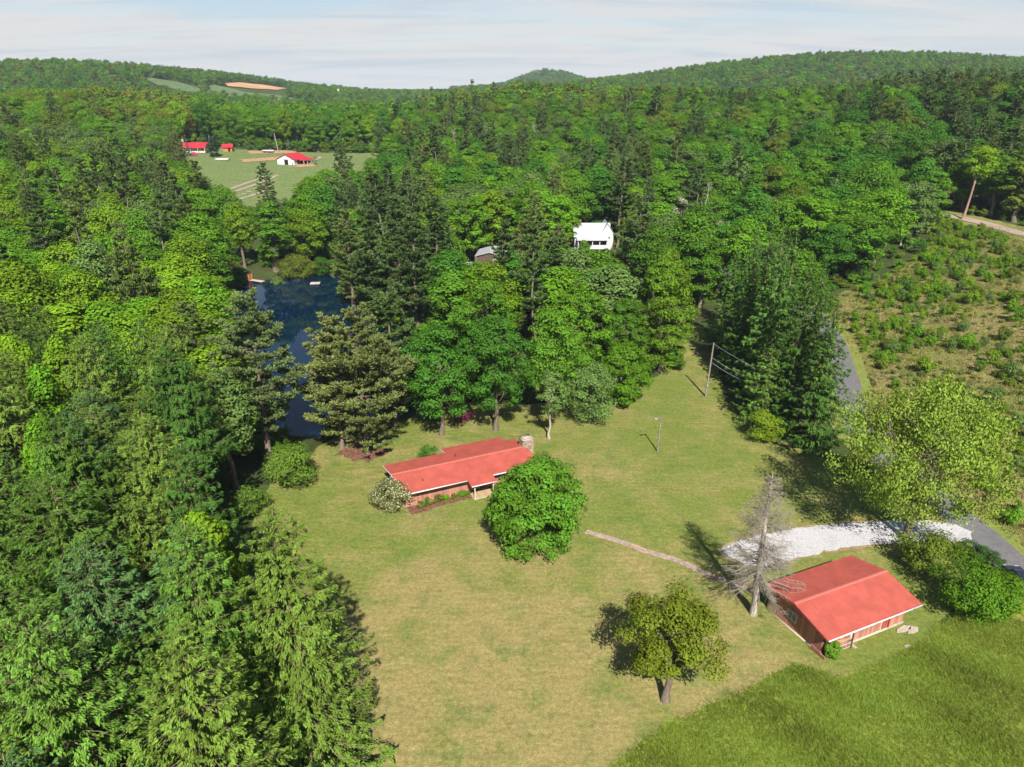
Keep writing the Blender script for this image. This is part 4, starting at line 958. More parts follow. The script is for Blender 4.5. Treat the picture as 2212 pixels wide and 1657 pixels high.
# ------------------------------------------------------------------ garage
GA = RAD(24.1); GO = np.array((26.9, 48.1)); ge1 = np.array((math.cos(GA), math.sin(GA))); ge2 = np.array((-math.sin(GA), math.cos(GA)))
def gw(x, y): return tuple(GO + ge1*x + ge2*y)
GZ0 = h1(*gw(5.5, 4)) - .03
def garage():
    r = empty('garage', (GO[0], GO[1], GZ0), GA); tag(r, 'board-sided garage with broad red gable roof at the drive', 'garage')
    E, RZ, D, L = 2.6, 3.5, 8.1, 11.5; sl = (RZ-E)/(D/2); zf = lambda x, y: E+y*sl; zb = lambda x, y: RZ-(y-D/2)*sl
    rf = slab('roof', r, RED, [(0,0),(L,0),(L,D/2),(0,D/2)], zf, .14); rb = slab('roof', r, RED, [(0,D/2+.001),(L,D/2+.001),(L,D),(0,D)], zb, .14)
    slab('ridge_cap', rf, REDC, [(-.02,D/2-.17),(L+.02,D/2-.17),(L+.02,D/2-.01),(-.02,D/2-.01)], lambda x, y: zf(x, y)+.04, .035)
    slab('ridge_cap', rb, REDC, [(-.02,D/2),(L+.02,D/2),(L+.02,D/2+.15),(-.02,D/2+.15)], lambda x, y: zb(x, y)+.04, .035)
    box('gutter', r, WHITE, .02, L-.02, -.12, -.004, E-.13, E-.03)
    for x in (.0, 2.3, 4.6, 6.9, 9.2): piece('gutter_hanger', r, SOFF, (x+1.1, -.125, E-.08), (.05, .02, .1))
    fa = mat_plain('dark_red_fascia', (0.30, 0.05, 0.045), .7, .2)
    slab('fascia', r, fa, [(-.05,0),(-.004,0),(-.004,D/2),(-.05,D/2)], lambda x, y: zf(x, y)-.01, .18); slab('fascia', r, fa, [(-.05,D/2),(-.004,D/2),(-.004,D),(-.05,D)], lambda x, y: zb(x, y)-.01, .18)
    w = box('wall', r, CORE, 3.95, 10.65, .9, 7.4, 0, 2.58); wb = box('wall', r, CORE, .62, 3.949, 2.7, 7.4, 0, 2.58)
    gable_wall('gable', wb, CORE, .63, .75, .9, 7.2, 2.62, 3.26, 'x', z0=2.3); gable_wall('gable', w, CORE, 10.4, 10.64, .91, 7.2, 2.62, 3.26, 'x', z0=2.4)
    side = box('wall', r, CORE, .62, .74, .9, 2.699, 0, 2.6)
    box('foundation', r, CONC, 3.85, 10.75, .78, 7.56, -.2, .22); box('foundation', r, CONC, .48, 3.849, 2.6, 7.56, -.2, .20); box('foundation', r, CONC, .48, .80, .85, 2.599, -.2, .19)
    x = 3.98
    while x < 10.55:
        wd = random.uniform(.25, .32); wd = min(wd, 10.62-x)
        if not 7.72 < x+wd/2 < 8.68: piece('board', w, SIDING, (x+wd/2, .88, 1.45), (wd-.02, .05, 2.38))
        x += wd
    dr = piece('door', w, BARNRED, (8.2, .875, 1.35), (.9, .06, 2.2)); piece('door_post', w, TRIM, (7.68, .85, 1.38), (.09, .1, 2.3)); piece('door_post', w, BARNRED, (8.73, .84, 1.38), (.1, .12, 2.3))
    piece('corner_post', w, WHITE, (3.93, .84, 1.4), (.16, .14, 2.36)); link('downspout', cyl_mesh('downspout', WHITE, .05, 2.35, 8), r, (4.1, .70, .12)); piece('splash_block', r, CONC, (4.1, .42, .05), (.3, .5, .1))
    y = .95
    while y < 7.45:
        wd = random.uniform(.25, .32); yc = y+wd/2; top = (zf(0, yc) if yc < D/2 else zb(0, yc))-.2
        if not 6.45 < yc < 7.3: piece('board', wb if yc > 2.7 else side, SIDING, (.60, yc, .2+(top-.2)/2), (.05, wd-.02, top-.2))
        y += wd
    window(r, (TRIM, mat_plain('blue_shutter', (.16, .20, .23), .7, .2)), (.565, 4.5, 1.55), 1.0, .8, 'x')
    door = piece('door', wb, DECK, (.60, 6.9, 1.2), (.06, .84, 2.0)); piece('door_panel', wb, TRIM, (.562, 6.9, 1.55), (.02, .5, .7))
    for x in (2.2,): piece('shed_post', r, BROWN, (x, .82, 1.3), (.12, .12, 2.5))
    return r
garage()
fs = empty('firewood_stack', (*gw(0, 0), GZ0), GA); tag(fs, 'split firewood stacked between rails under the garage eave', 'firewood')
for z in (.25, .72, 1.2):
    for y in (.46, 2.15): piece('rail', fs, POLE if False else CONC, (2.2, y, z), (3.0, .06, .09))
for x in (.85, 3.65):
    for y in (.40, 2.2): piece('stake', fs, BROWN, (x, y, 1.0), (.09, .09, 2.0))
LOGS = [cyl_mesh('log', LOGEND, r_, .62, 7, r_*.92) for r_ in (.075, .09, .105, .12)]
rng = random.Random(12)
for row in range(9):
    x = .95
    while x < 3.6:
        r_ = rng.randrange(4); d_ = (.16, .19, .22, .25)[r_]
        if not (x < 1.9 and row > 5):
            o = link('log', LOGS[r_], fs, (x+d_/2, (.55 if row < 6 else .7)+rng.uniform(-.07, .07), .14+row*.195), 0); o.rotation_euler = (-math.pi/2+rng.uniform(-.08, .08), rng.uniform(-.1, .1), rng.uniform(-.12, .12))
        x += d_
for i, (x, y, a, c) in enumerate([(10.1,.15,.05,1.9),(10.7,-.25,.12,1.5)]):
    sl_ = stone_mesh('slab_stone', CONC, 30+i, 6, .12); o = link('stone_slab', sl_, None, (*gw(x, y), GZ0), GA+a); o.scale = (c, .7, 1.2)
    tag(o, ['long pale stone slab lying against the garage front corner', 'short pale stone slab lying out from the garage front corner'][i], 'stone slab')
o = link('stone', stone_mesh('loose_stone', CONC, 50, 6, .15), None, (*gw(8.4, -1.5), GZ0), .4); o.scale = (.6, .35, 1); tag(o, 'single buff stone lying on the grass before the garage', 'stone')
for i in range(3):
    o = piece('fence_board', None, SIDING, (*gw(.28, 1.5-.55*i), GZ0+.3), (.05, .5, .75-.12*i), (0, -.12, GA)); tag(o, ['board propped on the garage side wall, farthest from the corner', 'middle one of three boards propped on the garage side wall', 'lowest board propped at the garage front corner'][i], 'board')

# ------------------------------------------------------------------ far buildings
def gz(x, y): return h1(x, y)
def white_house():
    x, y = 21.0, 187.0; z = gz(x, y)-.1; r = empty('farmhouse', (x, y, z)); r.scale = (.88, .88, .93); tag(r, 'two-storey white farmhouse with white metal roof and double porch', 'house')
    gable_wall('wall', r, WHITE, -5.3, 5.0, 0, 7.0, 6.5, 9.4, 'x')
    zf = lambda a, b: 6.35+(b+.5)*.80; zb = lambda a, b: 6.35+(7.5-b)*.80
    slab('roof', r, WROOF, [(-5.7,-.5),(5.4,-.5),(5.4,3.5),(-5.7,3.5)], zf, .14); slab('roof', r, WROOF, [(-5.7,3.501),(5.4,3.501),(5.4,7.5),(-5.7,7.5)], zb, .14)
    gable_wall('cross_wing', r, WHITE, 2.6, 6.2, 1.0, 8.5, 6.9, 9.5, 'y')
    slab('roof', r, WROOF, [(2.2,.7),(4.4,.7),(4.4,8.9),(2.2,8.9)], lambda a, b: 6.75+(a-2.2)*1.42, .12); slab('roof', r, WROOF, [(4.401,.7),(6.6,.7),(6.6,8.9),(4.401,8.9)], lambda a, b: 6.75+(6.6-a)*1.42, .12)
    p = box('porch', r, WHITE, -4.6, 4.2, -2.2, -.01, 3.15, 3.45); box('porch_floor', p, WHITE, -4.6, 4.2, -2.2, -.01, .2, .45)
    slab('porch_roof', p, WROOF, [(-4.9,-2.6),(4.5,-2.6),(4.5,.02),(-4.9,.02)], lambda a, b: 5.75+(b+2.6)*.22, .12)
    for i in range(5):
        for zz in (.45, 3.45): piece('porch_post', p, WHITE, (-4.4+i*2.1, -2.05, zz+1.2), (.2, .2, 2.6))
    for i in range(4): piece('railing', p, WHITE, (-3.35+i*2.1, -2.08, 3.9), (1.9, .08, .85))
    for zz in (.5, 3.5): box('porch_back', p, mat_plain('porch_shade_wall', (.20, .055, .05), .9, .1) if zz > 1 else BROWN, -3.0, 4.0, -.06, -.012, zz, zz+2.1)  # porch recess shade put into the dark panel colours; upper boards reddish
    for i in range(3): window(r, (TRIM, GLASS), (-2.0+i*2.2, -.07, 4.6), .9, 1.3); window(r, (TRIM, GLASS), (-2.0+i*2.2, -.07, 1.6), .9, 1.3)
    window(r, (TRIM, GLASS), (-4.2, -.03, 4.9), .7, 1.2)
    piece('chimney', r, mat_plain('brick_chimney', (.28, .12, .09), .9, .1), (-3.6, 3.3, 9.6), (.6, .6, 1.8))
white_house()
def outbuilding():
    p = gat(1192, 506); r = empty('outbuilding', (*p, gz(*p))); tag(r, 'small white outbuilding with pale blue roof left of the farmhouse', 'outbuilding')
    gable_wall('wall', r, WHITE, -2.2, 2.2, 0, 4, 2.2, 3.2, 'x'); k = mat_roof('pale_blue_roofing', (.45, .52, .60), .5)
    slab('roof', r, k, [(-2.5,-.4),(2.5,-.4),(2.5,2),(-2.5,2)], lambda a, b: 2.1+(b+.4)*.5, .1); slab('roof', r, k, [(-2.5,2.001),(2.5,2.001),(2.5,4.4),(-2.5,4.4)], lambda a, b: 2.1+(4.4-b)*.5, .1)
    piece('door', r, BARNRED, (.6, -.03, 1.0), (1.2, .06, 1.8)); window(r, (TRIM, GLASS), (-1.2, -.03, 1.3), .7, .7)
outbuilding()
def cabin():
    x, y = -5.6, 176.0; z = gz(x, y)-.2; r = empty('cabin', (x, y, z), RAD(-6)); tag(r, 'brown cabin with pale grey metal gable roof and deck', 'cabin')
    pk = 8.4-z; ev = pk-.95
    gable_wall('wall', r, BROWN, -3.2, 3.2, .4, 8.6, ev-.15, pk-.2, 'y')
    slab('roof', r, GREYROOF, [(-3.7,0),(0,0),(0,9),(-3.7,9)], lambda a, b: ev+(a+3.7)*.257, .1); slab('roof', r, GREYROOF, [(.001,0),(3.7,0),(3.7,9),(.001,9)], lambda a, b: ev+(3.7-a)*.257, .1)
    link('flue', cyl_mesh('flue', METAL, .12, .6, 8), r, (.1, 1.6, pk-.1))
    for i in range(14): piece('board', r, BROWN, (-3.0+i*.46, .38, (ev-.2)/2), (.42, .05, ev-.3))
    window(r, (TRIM, GLASS), (1.4, .35, ev-1.3), 1.0, .9)
    d = box('deck', r, CONC, -6.0, -3.25, 1.0, 4.5, ev-3.0, ev-2.8)
    for i in range(6): piece('railing_post', d, WHITE, (-5.95+i*.53, 1.03, ev-2.35), (.08, .08, .9))
    piece('railing', d, WHITE, (-4.6, 1.0, ev-1.92), (2.8, .08, .07)); piece('railing', d, WHITE, (-5.97, 2.7, ev-1.92), (.07, 3.4, .07))
    for (a, b) in ((-5.8, 1.2), (-3.5, 1.2), (-5.8, 4.3)): piece('deck_post', d, BROWN, (a, b, (ev-3)/2), (.14, .14, ev-3))
cabin()
def red_shed():
    p = gat(1030, 524); z = gz(*p); r = empty('shed', (*p, z-.1), RAD(4)); tag(r, 'small weathered red shed with rusty roof above the grey cabin', 'shed')
    box('wall', r, BARNRED, -3.0, .8, 0, 3.5, 0, 2.1); box('back_wall', r, BROWN, .801, 2.9, 2.5, 3.5, 0, 2.0)
    for i in range(9): piece('board', r, BARNRED, (-2.8+i*.42, -.03, 1.05), (.38, .05, 2.0))
    for x in (1.8, 2.85): piece('post', r, TRIM, (x, .1, 1.0), (.14, .14, 2.0))
    k = mat_roof('rusty_tin', (.36, .25, .21), .6); slab('roof', r, k, [(-3.5,-.5),(3.3,-.5),(3.3,4),(-3.5,4)], lambda a, b: 2.12+(b+.5)*.12, .08)
red_shed()
def barn():
    p = gat(618, 357); z = gz(*p); r = empty('barn', (*p, z-.1), RAD(-12)); tag(r, 'white barn with crimson metal roof and dark doorway', 'barn')
    gable_wall('wall', r, WHITE, -4.3, 4.3, 0, 12.5, 2.9, 4.9, 'y')
    slab('roof', r, FRED, [(-4.9,-.5),(0,-.5),(0,13),(-4.9,13)], lambda a, b: 2.75+(a+4.9)*.475, .14); slab('roof', r, FRED, [(.001,-.5),(4.9,-.5),(4.9,13),(.001,13)], lambda a, b: 2.75+(4.9-a)*.475, .14)
    slab('porch_roof', r, FRED, [(4.901,1.5),(8.6,1.5),(8.6,13),(4.901,13)], lambda a, b: 2.72-(a-4.9)*.16, .12)
    for b in (1.7, 5.4, 9.0, 12.7): piece('porch_post', r, TRIM, (8.4, b, 1.05), (.18, .18, 2.1))
    piece('doorway', r, DARK, (.3, -.02, 1.25), (1.9, .06, 2.5)); piece('sliding_door', r, WHITE, (2.3, -.08, 1.3), (1.9, .08, 2.5)); piece('door_track', r, SOFF, (1.2, -.1, 2.62), (5.2, .08, .1))
    piece('pen_door', r, BROWN, (3.2, -.06, .55), (1.0, .05, 1.1))
    for b in (4.0, 7.5, 10.5): piece('side_door', r, DARK, (4.32, b, 1.1), (.06, 1.8, 2.1))
barn()
def red_house():
    p = gat(428, 334); x, y = p[0]-6, p[1]+3; z = gz(x, y); r = empty('red_roofed_farmhouse', (x, y, z), RAD(3)); tag(r, 'low farmhouse with long crimson roof backed by tall trees', 'house')
    gable_wall('wall', r, TRIM, -9, 8.5, 0, 8, 2.8, 4.6, 'x'); slab('roof', r, FRED, [(-9.6,-1.6),(9.1,-1.6),(9.1,4),(-9.6,4)], lambda a, b: 2.5+(b+1.6)*.40, .14); slab('roof', r, FRED, [(-9.6,4.001),(9.1,4.001),(9.1,8.6),(-9.6,8.6)], lambda a, b: 2.5+(9.6-b)*.40, .14)
    for i in range(6): piece('porch_post', r, WHITE, (-8.8+i*3.5, -1.4, 1.25), (.18, .18, 2.5)); window(r, (WHITE, GLASS), (-7.2+i*2.9, -.03, 1.5), 1.1, 1.2)
    piece('chimney', r, CONC, (-3.5, 4.2, 5.1), (1.0, 1.0, 2.4))
    q = gat(489, 330); x, y = q[0], q[1]+2; s = empty('red_roofed_shed', (x, y, gz(x, y)), RAD(8)); tag(s, 'small orange-brown shed with crimson roof right of the farmhouse', 'shed')
    k = mat_plain('orange_boards', (.42, .16, .06), .8, .2); gable_wall('wall', s, k, -2.3, 2.3, 0, 4, 2.6, 3.8, 'x'); slab('roof', s, FRED, [(-2.8,-.6),(2.8,-.6),(2.8,2),(-2.8,2)], lambda a, b: 2.4+(b+.6)*.6, .12); slab('roof', s, FRED, [(-2.8,2.001),(2.8,2.001),(2.8,4.6),(-2.8,4.6)], lambda a, b: 2.4+(4.6-b)*.6, .12)
    piece('doorway', s, DARK, (.9, -.03, 1.1), (1.1, .06, 2.2))
red_house()
def silo(i, u):
    d = 1090.0; x = (u-1106)/FOC*(d*cP+8); z = h1(x, d); r = empty('silo', (x, d, z-1)); tag(r, ['tall white-capped grain silo, the left of the far pair', 'slightly shorter grain silo, the right of the far pair'][i], 'silo', 'far silos')
    top = CAM_H + math.tan(math.atan((828.5-(194+i*1.5))/FOC)-PITCH)*d; H = max(8, top-z)
    link('tower', cyl_mesh('silo_tower', mat_plain('silo_concrete', (.55, .50, .45), .8, .2), 1.9, H, 14), r); g = Geo(); g.tube([(0, 0, H), (0, 0, H+1.2), (0, 0, H+2.1), (0, 0, H+2.4)], [2.0, 1.8, 1.0, .1], 14); link('dome', g.mesh('silo_dome', [TRIM]), r)
silo(0, 732); silo(1, 748)

# ------------------------------------------------------------------ garden and pasture details round the barn
def fsheet(name, pix, mat, label, cat, off=.38): return sheet(name, [gat(*q) for q in pix], mat, off, 3.0, label, cat, subdiv=2.0, jag=.25)
fsheet('garden_bed', [(520,346),(560,343),(634,338),(636,345),(600,347),(545,351),(525,352)], M_SOIL, 'reddish bare garden bed left of the white barn', 'garden bed')
fsheet('garden_bed', [(538,328),(600,326),(640,327),(640,332),(590,333),(540,334)], M_SOIL, 'bare brown plot below the wood edge behind the pasture', 'garden bed')
fsheet('barnyard', [(640,357),(676,356),(684,361),(650,363),(636,362)], M_SOIL, 'red earth barnyard in front of the white barn', 'yard')
for i, (pts, lab) in enumerate([([(488,414),(520,402),(560,388),(575,382)], 'sandy farm track, upper strand, on the pasture slope'), ([(492,420),(530,408),(575,392),(600,380)], 'sandy farm track, lower strand, on the pasture slope'), ([(515,432),(545,424),(575,412)], 'short sandy strip at the foot of the pasture'), ([(672,352),(684,346),(692,343),(688,340)], 'curved pale track right of the white barn')]):
    ribbon('farm_track', [gat(*q) for q in pts], 1.7, M_DIRT, .42, lab, 'track', jag=.1)
for i, (u, v) in enumerate([(500,425),(512,424),(526,421),(538,416),(552,411),(503,430),(520,432)]):
    p = gat(u, v); o = piece('pale_slab', None, CONC, (*p, gz(*p)+.42), (1.9, .7, .16), (0, 0, .5)); tag(o, 'pale rectangular slab in a row at the foot of the pasture', 'slab', 'pale slabs on the pasture slope')
p = gat(481, 347); cf = empty('cold_frame', (*p, gz(*p)+.3), .1); tag(cf, 'white flat-topped cold frame beside the garden bed', 'cold frame'); box('frame', cf, TRIM, -3, 3, -2, 2, 0, .7); box('cover', cf, WHITE, -3.1, 3.1, -2.1, 2.1, .72, .8)
p = gat(580, 331); tk = empty('covered_trailer', (*p, gz(*p)+.3), -.1); tag(tk, 'low white covered trailer parked by the wood edge', 'trailer'); box('cover', tk, WHITE, -3, 3, -1, 1, .7, 1.3); box('bed', tk, SOFF, -2.8, 2.8, -.9, .9, .45, .69)
for sx in (-1.6, 1.6): o = link('wheel', cyl_mesh('trailer_wheel', DARK, .4, .25, 10), tk, (sx, -1.1, .4)); o.rotation_euler = (math.pi/2, 0, 0)

# ------------------------------------------------------------------ poles, wires, pond things, car
def upole(u, v, H, label, lean=0.0, r0=.15, arm=False):
    p = gat(u, v); z = gz(*p); r = empty('utility_pole', (*p, z), 0); tag(r, label, 'pole')
    g = Geo(); g.tube([(0, 0, -.3), (lean*.5, 0, H*.5), (lean, 0, H)], [r0, r0*.85, r0*.65], 8); link('shaft', g.mesh('pole_shaft', [POLE]), r)
    return r, (p[0]+lean, p[1], z+H)
up1, top1 = upole(1524, 857, 9.0, 'tall grey utility pole at the lawn edge by the dark spruces', .35, .17)
piece('insulator', up1, METAL, (.35, 0, 9.1), (.12, .12, .22)); piece('meter_box', up1, METAL, (.05, -.2, 2.0), (.25, .15, .4))
for i, (dz, ex) in enumerate(((0, (13, -14, -3.0)), (-2.3, (10, -9, -2.2)), (-3.1, (9, -7.5, -2.0)), (0, (-3.5, 9, -.6)))):
    a = np.array(top1)+(0, 0, dz); b = a+np.array(ex); t = np.linspace(0, 1, 9)[:, None]; P = a*(1-t)+b*t; P[:, 2] -= (.8*4*t*(1-t))[:, 0]
    g = Geo(); g.tube(P, [.022]*9, 4); o = link('power_line', g.mesh('wire', [METAL]), None); tag(o, ['highest wire running right from the lawn utility pole', 'middle wire running right from the lawn utility pole', 'lowest wire running right from the lawn utility pole', 'wire running back left from the lawn utility pole'][i], 'wire')
up2, top2 = upole(1420, 976, 5.3, 'short grey yard-light post standing alone on the lawn', .12, .11)
piece('crossarm', up2, POLE, (-.15, 0, 5.1), (.95, .09, .09), (0, .12, .3)); link('lamp', cyl_mesh('lamp', METAL, .14, .22, 8), up2, (-.6, -.1, 4.9))
p = gat(602, 331); up3 = empty('utility_pole', (*p, gz(*p))); tag(up3, 'pale utility pole standing behind the white barn', 'pole')
g = Geo(); g.tube([(0, 0, -.3), (-.5, 0, 5), (-1.2, 0, 10)], [.2, .17, .13], 8); link('shaft', g.mesh('pole_shaft_pale', [PALE]), up3); piece('transformer', up3, METAL, (-.9, -.2, 8.2), (.4, .4, .7))
rf = empty('swimming_raft', (*at(681, 614, WATER_Z), WATER_Z), .12); tag(rf, 'square weathered swimming raft floating on the pond', 'raft')
for i in range(9): piece('plank', rf, mat_plain('bleached_plank', (.52, .44, .42), .85, .2, objvar=.12) if i == 0 else bpy.data.materials['bleached_plank'], (-1.08+i*.27, 0, .28), (.25, 2.3, .06))
for s in (-.8, .8): piece('float', rf, DARK, (0, s, .08), (2.2, .5, .3))
jp = at(556, 610, WATER_Z); jt = empty('jetty', (*jp, WATER_Z), -.45); tag(jt, 'short timber jetty with orange gate at the far pond shore', 'jetty')
for i in range(10): piece('plank', jt, bpy.data.materials['bleached_plank'], (-1.9+i*.42, 0, .45), (.39, 1.3, .07))
for (a, b) in ((-1.8, .55), (1.8, .55), (-1.8, -.55), (1.8, -.55)): piece('post', jt, BROWN, (a, b, 0), (.12, .12, .9))
ogm = mat_plain('orange_timber', (.60, .20, .06), .8, .2)
for s in (-.6, .6): piece('gate_post', jt, ogm, (-2.3, s, 1.0), (.16, .16, 2.0))
for z_ in (.7, 1.2, 1.7): piece('gate_rail', jt, ogm, (-2.3, 0, z_), (.08, 1.2, .16))
def car():
    p = (50.5, 58.4); r = empty('parked_car', (*p, gz(*p)+.11), RAD(83)); tag(r, 'dark car on the lane, cut by the right edge', 'car')
    paint = mat_plain('dark_blue_grey_paint', (.018, .022, .03), .25, .6, var=.05); red = mat_plain('red_tail_lamp', (.5, .02, .015), .3, .5)
    prof = [(-2.2,.35),(-2.25,.75),(-2.1,1.0),(-1.75,1.08),(-1.25,1.5),(.35,1.52),(1.05,1.08),(2.0,.92),(2.2,.7),(2.2,.35)]
    bm = bmesh.new(); A = [bm.verts.new((x, -.86 if z < 1.1 else -.66, z)) for x, z in prof]; B = [bm.verts.new((x, .86 if z < 1.1 else .66, z)) for x, z in prof]
    bm.faces.new(A); bm.faces.new(B[::-1])
    for i in range(len(prof)): j = (i+1) % len(prof); bm.faces.new((A[j], A[i], B[i], B[j]))
    bmesh.ops.recalc_face_normals(bm, faces=bm.faces); bmesh.ops.bevel(bm, geom=list(bm.edges), offset=.05, segments=2, affect='EDGES')
    me = bpy.data.meshes.new('car_body'); bm.to_mesh(me); bm.free(); me.materials.append(paint); link('body', me, r)
    piece('rear_window', r, GLASS, (-1.53, 0, 1.31), (.05, 1.15, .5), (0, .86, 0)); piece('windscreen', r, GLASS, (.74, 0, 1.32), (.05, 1.15, .62), (0, -1.0, 0))
    for s in (-1, 1):
        for a in (-.75, .0): piece('side_window', r, GLASS, (a, s*.755, 1.27), (.66, .03, .3), (s*-.42, 0, 0))
        piece('tail_light', r, red, (-2.2, s*.62, .86), (.08, .32, .2)); piece('headlight', r, WHITE, (2.16, s*.6, .76), (.08, .34, .14))
        for a in (-1.4, 1.35):
            w = link('wheel', cyl_mesh('tyre', DARK, .34, .22, 16), r, (a, s*.72+.11, .34)); w.rotation_euler = (math.pi/2, 0, 0); q = link('rim', cyl_mesh('rim', METAL, .2, .24, 12), w, (0, 0, -.01))
    piece('bumper', r, DARK, (-2.24, 0, .48), (.1, 1.6, .16)); piece('number_plate', r, WHITE, (-2.29, 0, .66), (.02, .45, .12))
car()
# ------------------------------------------------------------------ single trees and shrubs
def hero(name, label, cat, geos, xy, tone, mats=(BARK, LEAF), r=3.0, rz=0.0, parts=('trunk', 'crown'), group=None):
    col = TONES[tone] if isinstance(tone, str) else tone
    o = make_tree(name, geos, mats, (xy[0], xy[1], h1(*xy)), col, rz, parts=parts); tag(o, label, cat, group); HERO_XY.append((xy[0], xy[1], r)); return o
# yard trees
hero('round_tree', 'dense round bright green tree in front of the ranch house', 'tree', broadleaf(5, 10.2, 5.6, .02, 30000, .29, 190, .17, .12, bot=.15, flat=.8), (2.8, 65.4), (.085, .195, .014), r=5)
hero('apple_tree', 'gnarled olive-green fruit tree with leaning trunk by the hayfield edge', 'tree', broadleaf(15, 9.4, 5.2, .12, 16000, .24, 62, .19, .52, lean=(.3, 1.0), bot=.4, fill=.5, limbs=11, bark=.036, show=.6, loose=.5), (12.4, 44.0), (.160, .205, .014), r=4)
hero('airy_tree', 'large airy pale green tree spreading over the drive and lane', 'tree', broadleaf(3, 18.8, 11.6, .10, 38000, .28, 230, .11, .36, low=-.62, fill=.48, droop=.8, limbs=14, bark=.02, show=.6, loose=.5, flat=.85), (43.2, 66.5), (.195, .285, .034), r=5)
hero('poplar_tree', 'tall bright yellow-green tree rising at the back of the lawn', 'tree', broadleaf(4, 21.5, 6.3, .02, 30000, .36, 230, .18, .2, bot=.2, shape=.7), (26.0, 117), (.120, .225, .012), r=4)
# dead spruce
def dead_spruce():
    rng = np.random.default_rng(77); g = Geo(); H = 15.2
    g.tube(curve_pts((0, 0, -.3), (-.25, 0, H), rng, 9, .004), np.array([.42, .34, .31, .28, .24, .19, .14, .08, .03]), 9)
    br = Geo(); z = 4.2
    while z < H*.985:
        f = (z-4.2)/(H-4.2)
        for i in range(int(rng.integers(7, 11))):
            a = rng.uniform(0, 6.28); L = (3.9*(1-f)**.8+.25)*rng.uniform(.6, 1.12); d = np.array([math.cos(a), math.sin(a), 0]); t = np.linspace(0, 1, 7)
            P = np.array([-.25*z/H, 0, z]) + d*(L*t)[:, None]; P[:, 2] += L*(-.55*(1-f)*t + .30*t**2 + .25*f*t); P[1:] += rng.normal(0, .02*L, (6, 3))
            br.tube(P, max(.018, .012*L)*np.linspace(1, .35, 7), 4)
            s = np.cross(d, (0, 0, 1))
            for q in range(int(6+L*7)):
                tt = rng.uniform(.3, 1); b = np.array([np.interp(tt, t, P[:, k]) for k in range(3)]); l = rng.uniform(.3, 1.0)*(1.15-tt*.5)*min(1, L*.5)
                e = b + unit(s*rng.choice([-1, 1])*.8+d*.6+np.array([0, 0, -.5])+rng.normal(0, .3, 3))*l
                br.tube([b, (b+e)/2+rng.normal(0, .04, 3), e], [.014, .010, .006], 3)
        z += rng.uniform(.26, .42)
    return g, br
HERO_XY.append((22.8, 54.4, 4))
o = make_tree('dead_spruce', dead_spruce(), (PALE, mat_bark('lichened_dead_twig', (.30, .265, .215))), (22.8, 54.4, 0), (1, 1, 1), parts=('trunk', 'branches')); tag(o, 'bare grey dead spruce standing beside the garage', 'dead tree')
# behind the house
BK = [('maple_tree', 'spreading rich green tree behind the house, left of two with bare trunks', (-10.2, 92.8), 16.5, 6.6, .26, 'deep green', 31), ('maple_tree', 'spreading rich green tree behind the house, right of two with bare trunks', (-2.4, 94.2), 17.5, 6.4, .28, 'deep green', 32),
 ('maple_tree', 'full green tree behind the right half of the house roof', (6.0, 98.5), 16.5, 6.4, .15, 'mid green', 33), ('maple_tree', 'tall green tree rising behind the backyard trees', (-4, 109), 19, 6, .2, 'mid green', 34), ('maple_tree', 'tall leafy tree between backyard and bright poplar', (11, 112), 18, 6, .15, 'fresh green', 35),
 ('maple_tree', 'bright bushy tree at the lawn corner below the poplar', (17.3, 102.5), 10.5, 4.8, .03, 'fresh green', 36), ('maple_tree', 'green tree left of the bright poplar trunk', (18.5, 113), 15, 4.6, .08, 'mid green', 38), ('maple_tree', 'dark leafy tree overhanging the pond behind the house', (-13, 103), 14, 5, .2, 'mid green', 39)]
for n_, lab, xy, H, R, b, tn, sd_ in BK: hero(n_, lab, 'tree', broadleaf(sd_, H, R*1.06, b*.5, 17000, .34, 125, .17, .32, show=.3, bot=.35), xy, tn, r=3.5)
hero('grey_shrub_tree', 'round grey-green small tree on the lawn right of the chimney', 'tree', broadleaf(37, 9.2, 5.4, .03, 13000, .26, 90, .2, .25, low=-.8, fill=.4), (11.6, 96.5), 'grey-green', r=3)
hero('lichen_tree', 'thin half-bare grey tree beside the house chimney', 'tree', broadleaf(40, 11, 3.3, .2, 3800, .26, 40, .22, .5, show=.9, bark=.018, limbs=10, loose=.6), (5.3, 91.2), 'grey-green', mats=(PALE, LEAF), r=2)
# pines at the pond
PN = [('broad yellowish pine with thick split trunk behind the house', (-19.8, 87.3), 20.5, 6.9, .14, (.135, .168, .046), 41), ('pine with reddish trunk at the pond edge, left of the thick one', (-23.6, 88.6), 19, 5.6, .18, (.145, .168, .046), 42), ('tall pine behind the pair at the pond edge', (-17.5, 97), 21, 6.0, .16, 'dark pine green', 43),
 ('big pine at the near left shore of the pond, dead snags low down', (-32.0, 83.5), 23.5, 6.0, .26, (.110, .152, .048), 44), ('tall dark pine on the right shore of the pond', (-18, 131), 26, 5.8, .2, 'dark pine green', 45), ('tall pine with bare lower stem right of the pond', (-22.5, 142.5), 27, 5.6, .25, 'dark pine green', 46), ('dark pine inland from the pond right shore', (-15.5, 146), 25, 5.6, .22, 'dark pine green', 47), ('pine at the upper right shore of the pond', (-37, 162), 22, 5, .1, 'dull pine green', 48), ('dense pine halfway along the right pond shore', (-29.5, 150), 23, 5.2, .1, 'dark pine green', 49)]
for lab, xy, H, R, b, tn, sd_ in PN: hero('pine_tree', lab, 'pine', pine(sd_, H, R, b, 26000, .46, .12, trunkr=.019), xy, tn, mats=(BARKP, NEEDLE), r=3.5)
